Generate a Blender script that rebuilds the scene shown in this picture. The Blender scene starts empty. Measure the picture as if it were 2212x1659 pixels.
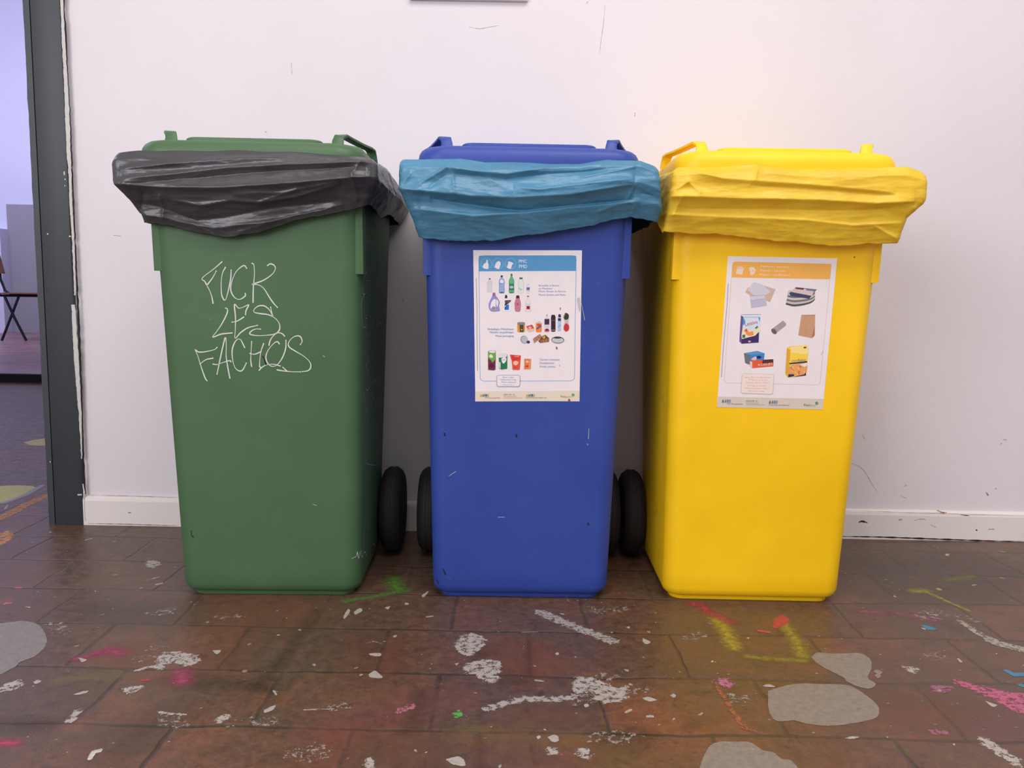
import bpy, bmesh, math, random
import numpy as np
from mathutils import Vector, Matrix, noise

S = bpy.context.scene
C = S.collection

# ------------------------------------------------------------------ camera
F_, PIT, ROLL, YAW = 1757.7, 0.1165, 0.0169, -0.0042
O = np.array([0.0051, -2.117, 0.6448])
CX, CY = 1106.0, 829.5
_cy, _sy = math.cos(YAW), math.sin(YAW)
W_ = np.array([_sy*math.cos(PIT), _cy*math.cos(PIT), -math.sin(PIT)])
_r = np.array([_cy, -_sy, 0.0]); _u = np.cross(_r, W_)
R_ = math.cos(ROLL)*_r+math.sin(ROLL)*_u
U_ = -math.sin(ROLL)*_r+math.cos(ROLL)*_u
cam = bpy.data.objects.new('camera', bpy.data.cameras.new('camera')); C.objects.link(cam)
cam.data.sensor_width = 36; cam.data.lens = F_/2212*36
cam.data.clip_start = 0.02
cam.matrix_world = Matrix(((R_[0], U_[0], -W_[0], O[0]), (R_[1], U_[1], -W_[1], O[1]), (R_[2], U_[2], -W_[2], O[2]), (0, 0, 0, 1)))
S.camera = cam

def ray(x, y): return W_+(x-CX)/F_*R_-(y-CY)/F_*U_
def on_plane(x, y, p, n):
    d = ray(x, y); t = ((np.array(p)-O)@np.array(n))/(d@np.array(n)); return O+t*d
def on_floor(x, y, z=0.0): return on_plane(x, y, (0, 0, z), (0, 0, 1))
def on_wall(x, y, yy=0.0): return on_plane(x, y, (0, yy, 0), (0, 1, 0))
def proj(P):
    d = np.asarray(P, float)-O; z = d@W_
    return np.stack([CX+F_*(d@R_)/z, CY-F_*(d@U_)/z], -1)

# ------------------------------------------------------------------ light
S.view_settings.view_transform = 'Standard'; S.view_settings.look = 'None'
S.view_settings.gamma = 1; S.view_settings.use_curve_mapping = False
S.view_settings.exposure = 0.28
S.cycles.transparent_max_bounces = 40
wd = bpy.data.worlds.new('world'); S.world = wd; wd.use_nodes = True
wd.node_tree.nodes['Background'].inputs[0].default_value = (1.0, 0.965, 1.0, 1)
wd.node_tree.nodes['Background'].inputs[1].default_value = 0.60
def area(name, loc, target, sx, sy, power, col):
    l = bpy.data.lights.new(name, 'AREA'); l.shape = 'RECTANGLE'; l.size = sx; l.size_y = sy; l.energy = power; l.color = col
    o = bpy.data.objects.new(name, l); C.objects.link(o); o.location = loc
    o.rotation_euler = (Vector(target)-Vector(loc)).to_track_quat('-Z', 'Y').to_euler(); return o
area('ceiling_lamp_light', (0.5, -2.1, 3.3), (0.2, -0.9, 0), 2.6, 1.4, 59, (1.0, 0.955, 0.93))
area('window_daylight', (-2.4, -4.2, 1.9), (0, 0, 0.7), 2.2, 1.8, 76, (0.97, 0.96, 1.0))
area('far_room_daylight', (-5.2, 4.6, 2.7), (-5.6, 7.3, 1.6), 3.0, 1.6, 74, (0.74, 0.74, 1.0))
area('far_room_window_light', (-3.6, 1.6, 2.8), (-3.2, 1.6, 0), 1.6, 2.2, 30, (0.70, 0.74, 1.0))

# ------------------------------------------------------------------ node helpers
def new_mat(name):
    m = bpy.data.materials.new(name); m.use_nodes = True
    nt = m.node_tree; b = nt.nodes['Principled BSDF']; return m, nt, b
def N(nt, t, **k):
    n = nt.nodes.new(t)
    for a, v in k.items(): setattr(n, a, v)
    return n
def L(nt, a, b): nt.links.new(a, b)
def s2l(c): return tuple(((v/255)/12.92 if v/255 <= .04045 else ((v/255+.055)/1.055)**2.4) for v in c)+(1,)
def noise_node(nt, scale, detail=3, rough=.5, vec=None, dist=0):
    n = N(nt, 'ShaderNodeTexNoise'); n.inputs['Scale'].default_value = scale; n.inputs['Detail'].default_value = detail
    n.inputs['Roughness'].default_value = rough; n.inputs['Distortion'].default_value = dist
    if vec is not None: L(nt, vec, n.inputs['Vector'])
    return n
def ramp(nt, fac, stops):
    r = N(nt, 'ShaderNodeValToRGB'); el = r.color_ramp.elements
    while len(el) < len(stops): el.new(.5)
    for e, (p, c) in zip(el, stops): e.position = p; e.color = c if len(c) == 4 else tuple(c)+(1,)
    L(nt, fac, r.inputs[0]); return r
def mixc(nt, fac, a, b, mode='MIX'):
    m = N(nt, 'ShaderNodeMix', data_type='RGBA', blend_type=mode)
    for s, v in ((0, fac), (6, a), (7, b)):
        if hasattr(v, 'links'): L(nt, v, m.inputs[s])
        else: m.inputs[s].default_value = v
    return m.outputs[2]
def math_(nt, op, a, b=None, clamp=False):
    m = N(nt, 'ShaderNodeMath', operation=op, use_clamp=clamp)
    for s, v in ((0, a), (1, b)):
        if v is None: continue
        if hasattr(v, 'links'): L(nt, v, m.inputs[s])
        else: m.inputs[s].default_value = v
    return m.outputs[0]
def bump(nt, h, b, strength=.2, dist=.002):
    n = N(nt, 'ShaderNodeBump'); n.inputs['Strength'].default_value = strength; n.inputs['Distance'].default_value = dist
    L(nt, h, n.inputs['Height']); L(nt, n.outputs[0], b.inputs['Normal']); return n
def geo_pos(nt): return N(nt, 'ShaderNodeNewGeometry').outputs['Position']

def plain(name, rgb, rough=.5, metal=0, var=.06, scale=40, bmp=0.0, spec=.5):
    m, nt, b = new_mat(name); c = s2l(rgb)
    n = noise_node(nt, scale, 4, vec=geo_pos(nt))
    r = ramp(nt, n.outputs[0], [(.3, tuple(v*(1-var) for v in c[:3])), (.7, tuple(min(1, v*(1+var)) for v in c[:3]))])
    L(nt, r.outputs[0], b.inputs['Base Color']); b.inputs['Roughness'].default_value = rough; b.inputs['Metallic'].default_value = metal
    b.inputs['Specular IOR Level'].default_value = spec
    if bmp: bump(nt, n.outputs[0], b, bmp)
    return m

def bin_plastic(name, rgb, dirt):
    m, nt, b = new_mat(name); c = s2l(rgb); P = geo_pos(nt)
    n1 = noise_node(nt, 5, 4, .6, P); n2 = noise_node(nt, 700, 2, .6, P)
    r = ramp(nt, n1.outputs[0], [(.3, tuple(v*.93 for v in c[:3])), (.72, tuple(v*1.06+.003 for v in c[:3]))])
    # small dark specks and scuffs
    v = N(nt, 'ShaderNodeTexVoronoi'); v.inputs['Scale'].default_value = 13; L(nt, P, v.inputs['Vector'])
    sp = ramp(nt, v.outputs['Distance'], [(.022, (1, 1, 1)), (.034, (0, 0, 0))])
    n3 = noise_node(nt, 9, 2, .5, P)
    g = math_(nt, 'MULTIPLY', sp.outputs[0], ramp(nt, n3.outputs[0], [(.52, (0, 0, 0)), (.56, (1, 1, 1))]).outputs[0])
    n4 = noise_node(nt, 30, 6, .75, P)
    sc = ramp(nt, n4.outputs[0], [(.66, (0, 0, 0)), (.78, (1, 1, 1))])
    col = mixc(nt, math_(nt, 'MULTIPLY', sc.outputs[0], .16), r.outputs[0], s2l((190, 185, 180)))
    col = mixc(nt, math_(nt, 'MULTIPLY', g, .8), col, s2l(dirt))
    L(nt, col, b.inputs['Base Color'])
    rr = ramp(nt, n1.outputs[0], [(.3, (.42,)*3), (.7, (.52,)*3)]); L(nt, rr.outputs[0], b.inputs['Roughness'])
    b.inputs['Specular IOR Level'].default_value = .4
    bump(nt, n2.outputs[0], b, .12, .0004)
    return m

M = {}
M['green'] = bin_plastic('green_plastic', (70, 102, 68), (30, 40, 30))
M['blue'] = bin_plastic('blue_plastic', (46, 70, 152), (20, 24, 45))
M['yellow'] = bin_plastic('yellow_plastic', (250, 199, 10), (120, 90, 20))
M['rubber'] = plain('black_rubber', (36, 32, 34), .75, bmp=.2, scale=120)
M['hub'] = plain('black_hub_plastic', (28, 26, 28), .5)
M['steel'] = plain('axle_steel', (120, 118, 115), .35, 1)

def bag_mat(name, rgb, rough, transl, transp, sat):
    m, nt, b = new_mat(name); c = s2l(rgb); P = geo_pos(nt)
    n1 = noise_node(nt, 14, 4, .6, P); n2 = noise_node(nt, 90, 5, .65, P, .8)
    r = ramp(nt, n1.outputs[0], [(.3, tuple(v*.9 for v in c[:3])), (.7, tuple(min(1, v*1.1) for v in c[:3]))])
    L(nt, r.outputs[0], b.inputs['Base Color']); b.inputs['Roughness'].default_value = rough
    b.inputs['Specular IOR Level'].default_value = .55
    tc = N(nt, 'ShaderNodeTexCoord'); mpv = N(nt, 'ShaderNodeMapping'); L(nt, tc.outputs['Object'], mpv.inputs[0]); mpv.inputs['Scale'].default_value = (9, 9, 34); mpv.inputs['Rotation'].default_value = (0, .12, 0)
    wv = noise_node(nt, 9, 3, .5, tc.outputs['Object']); wa = mixc(nt, .06, mpv.outputs[0], wv.outputs['Color'], 'ADD')
    vo = N(nt, 'ShaderNodeTexVoronoi'); vo.inputs['Scale'].default_value = 1.7; L(nt, wa, vo.inputs['Vector'])
    vp = N(nt, 'ShaderNodeTexVoronoi'); vp.inputs['Scale'].default_value = 4.5; L(nt, wa, vp.inputs['Vector'])
    hh = math_(nt, 'ADD', math_(nt, 'MULTIPLY', vo.outputs['Distance'], 3.2), math_(nt, 'ADD', math_(nt, 'MULTIPLY', vp.outputs['Distance'], .9), math_(nt, 'MULTIPLY', n2.outputs[0], .5)))
    bp = bump(nt, hh, b, .42, .0016)
    out = nt.nodes['Material Output']
    tl = N(nt, 'ShaderNodeBsdfTranslucent'); tl.inputs[0].default_value = s2l(sat); L(nt, bp.outputs[0], tl.inputs[1])
    tp = N(nt, 'ShaderNodeBsdfTransparent'); tp.inputs[0].default_value = s2l(sat)
    m1 = N(nt, 'ShaderNodeMixShader'); m1.inputs[0].default_value = transl; L(nt, b.outputs[0], m1.inputs[1]); L(nt, tl.outputs[0], m1.inputs[2])
    m2 = N(nt, 'ShaderNodeMixShader'); m2.inputs[0].default_value = transp; L(nt, m1.outputs[0], m2.inputs[1]); L(nt, tp.outputs[0], m2.inputs[2])
    L(nt, m2.outputs[0], out.inputs[0]); return m
M['bag_black'] = bag_mat('black_bag_film', (68, 67, 71), .33, .04, .0, (60, 55, 60))
M['bag_blue'] = bag_mat('blue_bag_film', (78, 136, 168), .36, .10, .04, (70, 150, 190))
M['bag_yellow'] = bag_mat('yellow_bag_film', (255, 217, 66), .38, .25, .20, (255, 236, 140))

# wall paint
def wall_paint(name, rgb, specks=True, scale=1.0):
    m, nt, b = new_mat(name); c = s2l(rgb); P = geo_pos(nt)
    n1 = noise_node(nt, 2.2, 4, .55, P); n2 = noise_node(nt, 45, 5, .6, P); n3 = noise_node(nt, 260, 3, .6, P)
    r = ramp(nt, n1.outputs[0], [(.3, tuple(v*.965 for v in c[:3])), (.7, tuple(min(1, v*1.02) for v in c[:3]))])
    col = r.outputs[0]
    if specks:
        v = N(nt, 'ShaderNodeTexVoronoi'); v.inputs['Scale'].default_value = 6.5; L(nt, P, v.inputs['Vector'])
        sp = ramp(nt, v.outputs['Distance'], [(.012, (1, 1, 1)), (.02, (0, 0, 0))])
        g = math_(nt, 'MULTIPLY', sp.outputs[0], ramp(nt, noise_node(nt, 3, 2, .5, P).outputs[0], [(.5, (0, 0, 0)), (.6, (1, 1, 1))]).outputs[0])
        col = mixc(nt, math_(nt, 'MULTIPLY', g, .5), col, s2l((110, 100, 98)))
    L(nt, col, b.inputs['Base Color']); b.inputs['Roughness'].default_value = .6
    h = math_(nt, 'ADD', math_(nt, 'MULTIPLY', n2.outputs[0], 1.0), math_(nt, 'MULTIPLY', n3.outputs[0], .35))
    bump(nt, h, b, .22, .0018); return m
M['wall'] = wall_paint('white_wall_paint', (218, 212, 217))
M['base'] = wall_paint('white_baseboard_paint', (222, 214, 212))
M['far_up'] = wall_paint('pale_far_wall_paint', (214, 214, 236), False)
M['far_low'] = wall_paint('grey_far_wall_paint', (150, 147, 156), False)
M['ceil'] = wall_paint('white_ceiling_paint', (225, 222, 220), False)
M['jamb'] = plain('dark_slate_painted_steel', (50, 55, 61), .5, bmp=.1, scale=25)
M['gap'] = plain('black_gap_shadow_line', (12, 12, 16), .8)
M['flake'] = plain('off_white_chipped_paint', (196, 194, 190), .7, bmp=.3, scale=90)
M['mark'] = plain('dark_scuff', (140, 130, 124), .8)
M['black'] = plain('black_dirt', (22, 18, 16), .85)
M['rust'] = plain('brown_scuff', (165, 130, 100), .8)

# floor
def floor_mat():
    m, nt, b = new_mat('worn_varnished_brick_floor'); P = geo_pos(nt)
    mp = N(nt, 'ShaderNodeMapping'); L(nt, P, mp.inputs[0])
    wn = noise_node(nt, 5, 3, .6, P)
    off = N(nt, 'ShaderNodeVectorMath', operation='SCALE'); 
    sub = N(nt, 'ShaderNodeVectorMath', operation='SUBTRACT'); L(nt, wn.outputs['Color'], sub.inputs[0]); sub.inputs[1].default_value = (.5, .5, .5)
    L(nt, sub.outputs[0], off.inputs[0]); off.inputs[3].default_value = .03
    add = N(nt, 'ShaderNodeVectorMath', operation='ADD'); L(nt, mp.outputs[0], add.inputs[0]); L(nt, off.outputs[0], add.inputs[1])
    mp.inputs['Location'].default_value = (.112, .112, 0)
    br = N(nt, 'ShaderNodeTexBrick'); L(nt, add.outputs[0], br.inputs['Vector'])
    br.inputs['Scale'].default_value = 1; br.inputs['Brick Width'].default_value = .262; br.inputs['Row Height'].default_value = .176
    br.inputs['Mortar Size'].default_value = .0055; br.inputs['Mortar Smooth'].default_value = .8; br.inputs['Bias'].default_value = 0
    br.offset = .42
    br.inputs['Color1'].default_value = s2l((124, 78, 54)); br.inputs['Color2'].default_value = s2l((96, 70, 55)); br.inputs['Mortar'].default_value = s2l((66, 54, 46))
    n1 = noise_node(nt, 3.2, 6, .62, P); n2 = noise_node(nt, 16, 6, .7, P, .6); n3 = noise_node(nt, 120, 4, .7, P); n5 = noise_node(nt, 1.1, 3, .5, P)
    grey = ramp(nt, n1.outputs[0], [(.40, (0, 0, 0)), (.60, (1, 1, 1))])
    col = mixc(nt, math_(nt, 'MULTIPLY', grey.outputs[0], .75), br.outputs['Color'], s2l((86, 68, 55)))
    # dustier, greyer varnish towards the skirting and doorway
    sx = N(nt, 'ShaderNodeSeparateXYZ'); L(nt, P, sx.inputs[0])
    far = N(nt, 'ShaderNodeMapRange'); far.inputs[1].default_value = -1.0; far.inputs[2].default_value = -.35; L(nt, sx.outputs[1], far.inputs[0])
    dust = math_(nt, 'MULTIPLY', math_(nt, 'ADD', math_(nt, 'MULTIPLY', far.outputs[0], .6), math_(nt, 'MULTIPLY', n2.outputs[0], .35), True), .72)
    col = mixc(nt, dust, col, s2l((84, 68, 55)))
    red = ramp(nt, n2.outputs[0], [(.55, (0, 0, 0)), (.70, (1, 1, 1))])
    col = mixc(nt, math_(nt, 'MULTIPLY', red.outputs[0], .30), col, s2l((150, 84, 52)))
    drk = ramp(nt, n2.outputs[0], [(.30, (1, 1, 1)), (.44, (0, 0, 0))])
    col = mixc(nt, math_(nt, 'MULTIPLY', drk.outputs[0], .5), col, s2l((56, 46, 40)))
    # pits and grime
    n6 = noise_node(nt, 42, 8, .78, P, .5)
    gr = ramp(nt, n6.outputs[0], [(.36, (.70,)*3), (.50, (1.0,)*3), (.64, (1.26,)*3)]); col = mixc(nt, .85, col, gr.outputs[0], 'MULTIPLY')
    g2 = ramp(nt, noise_node(nt, 21, 7, .75, P, 1.2).outputs[0], [(.60, (0, 0, 0)), (.66, (1, 1, 1))]); col = mixc(nt, math_(nt, 'MULTIPLY', g2.outputs[0], .55), col, s2l((52, 42, 36)))
    pit = ramp(nt, n3.outputs[0], [(.36, (1, 1, 1)), (.45, (0, 0, 0))])
    col = mixc(nt, math_(nt, 'MULTIPLY', pit.outputs[0], .30), col, s2l((50, 38, 32)))
    # fine pale dust and paint flecks
    v = N(nt, 'ShaderNodeTexVoronoi'); v.inputs['Scale'].default_value = 42; v.inputs['Randomness'].default_value = 1; L(nt, P, v.inputs['Vector'])
    fl = ramp(nt, v.outputs['Distance'], [(.05, (1, 1, 1)), (.085, (0, 0, 0))])
    pick = ramp(nt, noise_node(nt, 11, 3, .6, P).outputs[0], [(.54, (0, 0, 0)), (.60, (1, 1, 1))])
    col = mixc(nt, math_(nt, 'MULTIPLY', math_(nt, 'MULTIPLY', fl.outputs[0], pick.outputs[0]), .62), col, s2l((182, 168, 156)))
    L(nt, col, b.inputs['Base Color'])
    rr = ramp(nt, n6.outputs[0], [(.35, (.28,)*3), (.65, (.52,)*3)]); L(nt, rr.outputs[0], b.inputs['Roughness'])
    b.inputs['Specular IOR Level'].default_value = .42
    h = math_(nt, 'ADD', math_(nt, 'MULTIPLY', br.outputs['Fac'], -1.2), math_(nt, 'ADD', math_(nt, 'MULTIPLY', n2.outputs[0], .9), math_(nt, 'MULTIPLY', n3.outputs[0], .25)))
    bump(nt, h, b, .35, .004); return m
M['floor'] = floor_mat()
def paint_mat():
    m, nt, b = new_mat('splashed_floor_paint'); P = geo_pos(nt); b.inputs['Roughness'].default_value = .5
    def at(n, kind): a = N(nt, 'ShaderNodeAttribute'); a.attribute_name = n; return a.outputs[kind]
    n1 = noise_node(nt, 95, 5, .72, P); n2 = noise_node(nt, 400, 3, .6, P)
    nn = math_(nt, 'ADD', math_(nt, 'MULTIPLY', n1.outputs[0], .75), math_(nt, 'MULTIPLY', n2.outputs[0], .25))
    nv = math_(nt, 'MULTIPLY', math_(nt, 'MULTIPLY', math_(nt, 'SUBTRACT', nn, .5), 3.2), at('rag', 'Fac'))
    v = math_(nt, 'ADD', math_(nt, 'SUBTRACT', at('mask', 'Fac'), .5), nv)
    a = math_(nt, 'ADD', math_(nt, 'DIVIDE', v, at('soft', 'Fac')), .5, True)
    a = math_(nt, 'MULTIPLY', a, at('opac', 'Fac'))
    L(nt, a, b.inputs['Alpha']); 
    dirt = ramp(nt, n1.outputs[0], [(.3, (.72,)*3), (.6, (1, 1, 1))])
    L(nt, mixc(nt, 1.0, at('paint', 'Color'), dirt.outputs[0], 'MULTIPLY'), b.inputs['Base Color'])
    bump(nt, n1.outputs[0], b, .25, .0015); return m
M['paint'] = paint_mat()

# ------------------------------------------------------------------ mesh helpers
def tag(o, label=None, cat=None, group=None, kind=None):
    for k, v in (('label', label), ('category', cat), ('group', group), ('kind', kind)):
        if v: o[k] = v
    return o
def mesh_obj(name, verts, faces, mats, parent=None, smooth=False, fm=None):
    me = bpy.data.meshes.new(name); me.from_pydata([tuple(v) for v in verts], [], faces)
    for m in (mats if isinstance(mats, (list, tuple)) else [mats]): me.materials.append(m)
    if fm is not None: me.polygons.foreach_set('material_index', fm)
    if smooth: me.polygons.foreach_set('use_smooth', [True]*len(me.polygons))
    me.update(); o = bpy.data.objects.new(name, me); C.objects.link(o)
    if parent: o.parent = parent
    return o
def bm_obj(name, bm, mats, parent=None, smooth=True, angle=.6):
    bmesh.ops.recalc_face_normals(bm, faces=bm.faces)
    me = bpy.data.meshes.new(name); bm.to_mesh(me); bm.free()
    for m in (mats if isinstance(mats, (list, tuple)) else [mats]): me.materials.append(m)
    if smooth:
        me.polygons.foreach_set('use_smooth', [True]*len(me.polygons))
        me.set_sharp_from_angle(angle=angle)
    o = bpy.data.objects.new(name, me); C.objects.link(o)
    if parent: o.parent = parent
    return o
def empty(name, loc, rz=0):
    o = bpy.data.objects.new(name, None); C.objects.link(o); o.location = loc; o.rotation_euler = (0, 0, rz); o.empty_display_size = .1; return o
def box(bm, x0, x1, y0, y1, z0, z1, bev=0, seg=2):
    r = bmesh.ops.create_cube(bm, size=1, matrix=Matrix.Translation(((x0+x1)/2, (y0+y1)/2, (z0+z1)/2)) @ Matrix.Diagonal((x1-x0, y1-y0, z1-z0, 1)))
    if bev:
        ed = list({e for v in r['verts'] for e in v.link_edges})
        bmesh.ops.bevel(bm, geom=ed, offset=bev, segments=seg, affect='EDGES', profile=.5)
def rrect(xl, xr, yf, yb, rad, n=8, nf=1, ns=1):
    """closed loop from the front-left corner, counter-clockwise from above (front edge first, going +x)"""
    rad = min(rad, (xr-xl)/2-.001, (yb-yf)/2-.001); pts = []
    def arc(cx, cy, a0):
        for i in range(n+1):
            a = a0+math.pi/2*i/n; pts.append((cx+rad*math.cos(a), cy+rad*math.sin(a)))
    def line(p, q, k):
        for i in range(1, k): pts.append((p[0]+(q[0]-p[0])*i/k, p[1]+(q[1]-p[1])*i/k))
    arc(xl+rad, yf+rad, math.pi); line(pts[-1], (xr-rad, yf), nf)
    arc(xr-rad, yf+rad, -math.pi/2); line(pts[-1], (xr, yb-rad), ns)
    arc(xr-rad, yb-rad, 0); line(pts[-1], (xl+rad, yb), nf)
    arc(xl+rad, yb-rad, math.pi/2); line(pts[-1], (xl, yf+rad), ns)
    return pts
def loft(bm, rings, cap0=True, cap1=True):
    vs = [[bm.verts.new(p) for p in r] for r in rings]; n = len(vs[0])
    for a, b in zip(vs[:-1], vs[1:]):
        for i in range(n): bm.faces.new((a[i], a[(i+1) % n], b[(i+1) % n], b[i]))
    if cap0: bm.faces.new(list(reversed(vs[0])))
    if cap1: bm.faces.new(vs[-1])
def tube(bm, pts, r, n=10, flat=1.0, cap=True):
    P = [Vector(p) for p in pts]; rings = []; up = Vector((0, 0, 1))
    for i, p in enumerate(P):
        t = (P[min(i+1, len(P)-1)]-P[max(i-1, 0)]).normalized()
        a = t.cross(up)
        if a.length < .05: a = t.cross(Vector((0, 1, 0)))
        a.normalize(); b = a.cross(t).normalized()
        rings.append([p+a*(r*math.cos(k*2*math.pi/n))+b*(r*flat*math.sin(k*2*math.pi/n)) for k in range(n)])
    loft(bm, rings, cap, cap)
def catmull(pts, k=8):
    P = [np.array(p, float) for p in pts]; P = [2*P[0]-P[1]]+P+[2*P[-1]-P[-2]]; out = []
    for i in range(1, len(P)-2):
        for j in range(k):
            t = j/k; a, b, c, d = P[i-1:i+3]
            out.append(.5*((2*b)+(c-a)*t+(2*a-5*b+4*c-d)*t*t+(-a+3*b-3*c+d)*t**3))
    out.append(P[-2]); return out
def lathe_x(bm, prof, cx, cy, cz, n=48):
    """profile (x, r) spun round the x axis"""
    rings = [[(cx+x, cy+r*math.cos(2*math.pi*k/n), cz+r*math.sin(2*math.pi*k/n)) for k in range(n)] for x, r in prof]
    loft(bm, rings)

# ------------------------------------------------------------------ room shell
def quadbox(name, x0, x1, y0, y1, z0, z1, mat, kind='structure', bev=0):
    bm = bmesh.new(); box(bm, x0, x1, y0, y1, z0, z1, bev); o = bm_obj(name, bm, mat, smooth=False); 
    if kind: o['kind'] = kind
    return o
CEIL = 4.2
JX0, JX1 = -1.233, -1.1405     # dark steel jamb
quadbox('wall_back', JX1-.004, 3.6, 0, .16, 0, CEIL, M['wall'])
quadbox('wall_back_lintel', -2.4, JX1, 0.0, .16, 2.15, CEIL, M['wall']).name = 'wall_over_doorway'
quadbox('wall_left', -7.5, -2.4, 0, .16, 0, CEIL, M['wall'])
quadbox('ceiling', -7.5, 3.6, -5.2, 7.4, CEIL, CEIL+.1, M['ceil'])

# ---- stains and splashes belonging to the floor surface
stains = []
def cA(p): return (p[0]/2.967, 1100+p[1]/2.967)
def cB(p): return (740+p[0]/2.967, 1100+p[1]/2.967)
def cC(p): return (1472+p[0]/2.967, 1100+p[1]/2.967)
def cD(p): return (p[0]/2.371, 500+p[1]/2.37)
WHT, GRY, PNK, YEL, GRN, BLU = (188, 178, 168), (146, 132, 120), (205, 90, 130), (196, 172, 48), (92, 150, 52), (60, 140, 175)
def poly_sdf(P, poly):
    x, y = P[:, 0], P[:, 1]; d = np.full(len(x), 1e9); ins = np.zeros(len(x), bool); n = len(poly)
    for i in range(n):
        a = poly[i]; b = poly[(i+1) % n]; e = b-a; t = np.clip(((x-a[0])*e[0]+(y-a[1])*e[1])/(e@e+1e-12), 0, 1)
        d = np.minimum(d, np.hypot(x-a[0]-t*e[0], y-a[1]-t*e[1]))
        c = ((a[1] > y) != (b[1] > y)) & (x < (b[0]-a[0])*(y-a[1])/(b[1]-a[1]+1e-12)+a[0]); ins ^= c
    return np.where(ins, -d, d)
def line_dist(P, ln):
    x, y = P[:, 0], P[:, 1]; d = np.full(len(x), 1e9)
    for a, b in zip(ln[:-1], ln[1:]):
        e = b-a; t = np.clip(((x-a[0])*e[0]+(y-a[1])*e[1])/(e@e+1e-12), 0, 1)
        d = np.minimum(d, np.hypot(x-a[0]-t*e[0], y-a[1]-t*e[1]))
    return d
KIND = {  # edge width, raggedness, softness, opacity
    'solid': (.007, .22, .10, .96), 'rag': (.012, 1.0, .16, .9), 'spray': (.018, .55, .8, .8), 'haze': (.045, .7, 1.3, .30), 'crumb': (.012, 1.25, .12, .85), 'spot': (.004, .5, .15, .92), 'joint': (.012, .7, .5, .75)}
def stain(kind, col, pts, f=cA, w=None):
    """w None: closed outline; else a stroke w millimetres wide"""
    q = np.array([on_floor(*f(p))[:2] for p in pts])
    if w is None: q = np.array([c[:2] for c in catmull(list(q)+[q[0]], 5)][:-1])
    if kind == 'spot' and w is None: q = q.mean(0)+(q-q.mean(0))*.8
    if kind == 'spray' and w: w *= .64
    if kind != 'haze':
        g = sum(col)/3; col = tuple(int(.97*(c*.86+g*.14)) for c in col)
    else: g = sum(col)/3; col = tuple(int(c*.8+g*.2) for c in col)
    stains.append((kind, col, q, w))
rng = random.Random(11)
# cement patches
stain('solid', GRY, [(830, 950), (870, 920), (960, 925), (1060, 925), (1150, 925), (1210, 965), (1218, 1020), (1195, 1080), (1245, 1120), (1210, 1150), (1140, 1140), (1060, 1105), (1040, 1080), (960, 1040), (880, 995)], cC)
stain('solid', GRY, [(555, 1165), (640, 1140), (740, 1120), (900, 1122), (1060, 1128), (1150, 1170), (1240, 1240), (1268, 1300), (1230, 1345), (1090, 1375), (940, 1390), (800, 1375), (720, 1355), (610, 1358), (560, 1290)], cC)
stain('solid', GRY, [(110, 1670), (160, 1550), (220, 1495), (330, 1490), (440, 1495), (520, 1545), (590, 1560), (640, 1600), (700, 1610), (740, 1670), (600, 1720), (200, 1720)], cC)
stain('solid', (142, 132, 126), [(-60, 740), (60, 725), (160, 718), (250, 745), (297, 820), (290, 880), (220, 945), (130, 980), (80, 1020), (-60, 1050)], cA)
stain('solid', GRY, [(1228, 1040), (1255, 1030), (1288, 1045), (1265, 1060)], cC); stain('solid', GRY, [(1235, 1065), (1260, 1055), (1280, 1070), (1258, 1085)], cC)
# sprayed colours
stain('spray', YEL, [(225, 700), (285, 780), (335, 885)], cC, 30); stain('spray', (176, 158, 50), [(640, 720), (720, 820), (780, 940)], cC, 28)
stain('spray', (160, 145, 50), [(420, 945), (560, 958), (780, 972)], cC, 18)
stain('spray', (190, 60, 75), [(70, 605), (130, 615), (170, 660), (310, 720)], cC, 26); stain('spot', (195, 60, 60), [(570, 760), (590, 705), (650, 665), (710, 715), (640, 760), (600, 775)], cC)
stain('spot', (200, 70, 75), [(500, 780), (560, 788)], cC, 10)
stain('spray', (170, 160, 50), [(1490, 525), (1570, 525)], cC, 26); stain('spray', (180, 166, 55), [(1570, 530), (1700, 590), (1840, 650)], cC, 10); stain('spray', (130, 125, 55), [(1700, 455), (1880, 430)], cC, 22)
stain('spot', (190, 165, 55), [(1620, 508), (1650, 506), (1678, 520), (1650, 522)], cC)
stain('spray', (150, 90, 100), [(1150, 655), (1290, 665)], cC, 34); stain('spray', (150, 90, 105), [(1390, 665), (1500, 690), (1640, 710)], cC, 38)
stain('spot', BLU, [(1525, 742), (1570, 742), (1645, 768), (1610, 780), (1560, 768)], cC)
stain('spot', BLU, [(2090, 1040), (2130, 1062), (2200, 1058)], cC, 12); stain('spot', BLU, [(2180, 1130), (2215, 1140)], cC, 12)
stain('rag', PNK, [(1720, 1085), (1860, 1120), (2000, 1150), (2130, 1180), (2260, 1190), (2260, 1300), (2150, 1300), (2060, 1250), (1960, 1200), (1860, 1160), (1740, 1110)], cC)
stain('rag', (170, 95, 125), [(1590, 1130), (1740, 1135), (1680, 1180), (1600, 1160)], cC); stain('haze', (160, 100, 130), [(1870, 1400), (2060, 1300), (2140, 1330), (2010, 1460)], cC)
stain('rag', (200, 105, 140), [(205, 1105), (270, 1080), (345, 1115), (300, 1145), (240, 1130)], cC); stain('rag', (180, 90, 120), [(1620, 1430), (1680, 1430)], cC, 14)
stain('spray', GRN, [(325, 450), (345, 500), (370, 520)], cB, 40); stain('spray', (100, 140, 60), [(20, 590), (200, 560), (360, 530)], cB, 20)
stain('rag', (90, 190, 80), [(715, 1300), (745, 1290), (765, 1320), (740, 1340), (715, 1330)], cB)
stain('haze', (165, 140, 50), [(780, 1440), (900, 1445), (1100, 1450), (1300, 1475), (1450, 1475)], cB, 26); stain('haze', (150, 130, 40), [(1710, 1560), (1740, 1660)], cB, 50)
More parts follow.
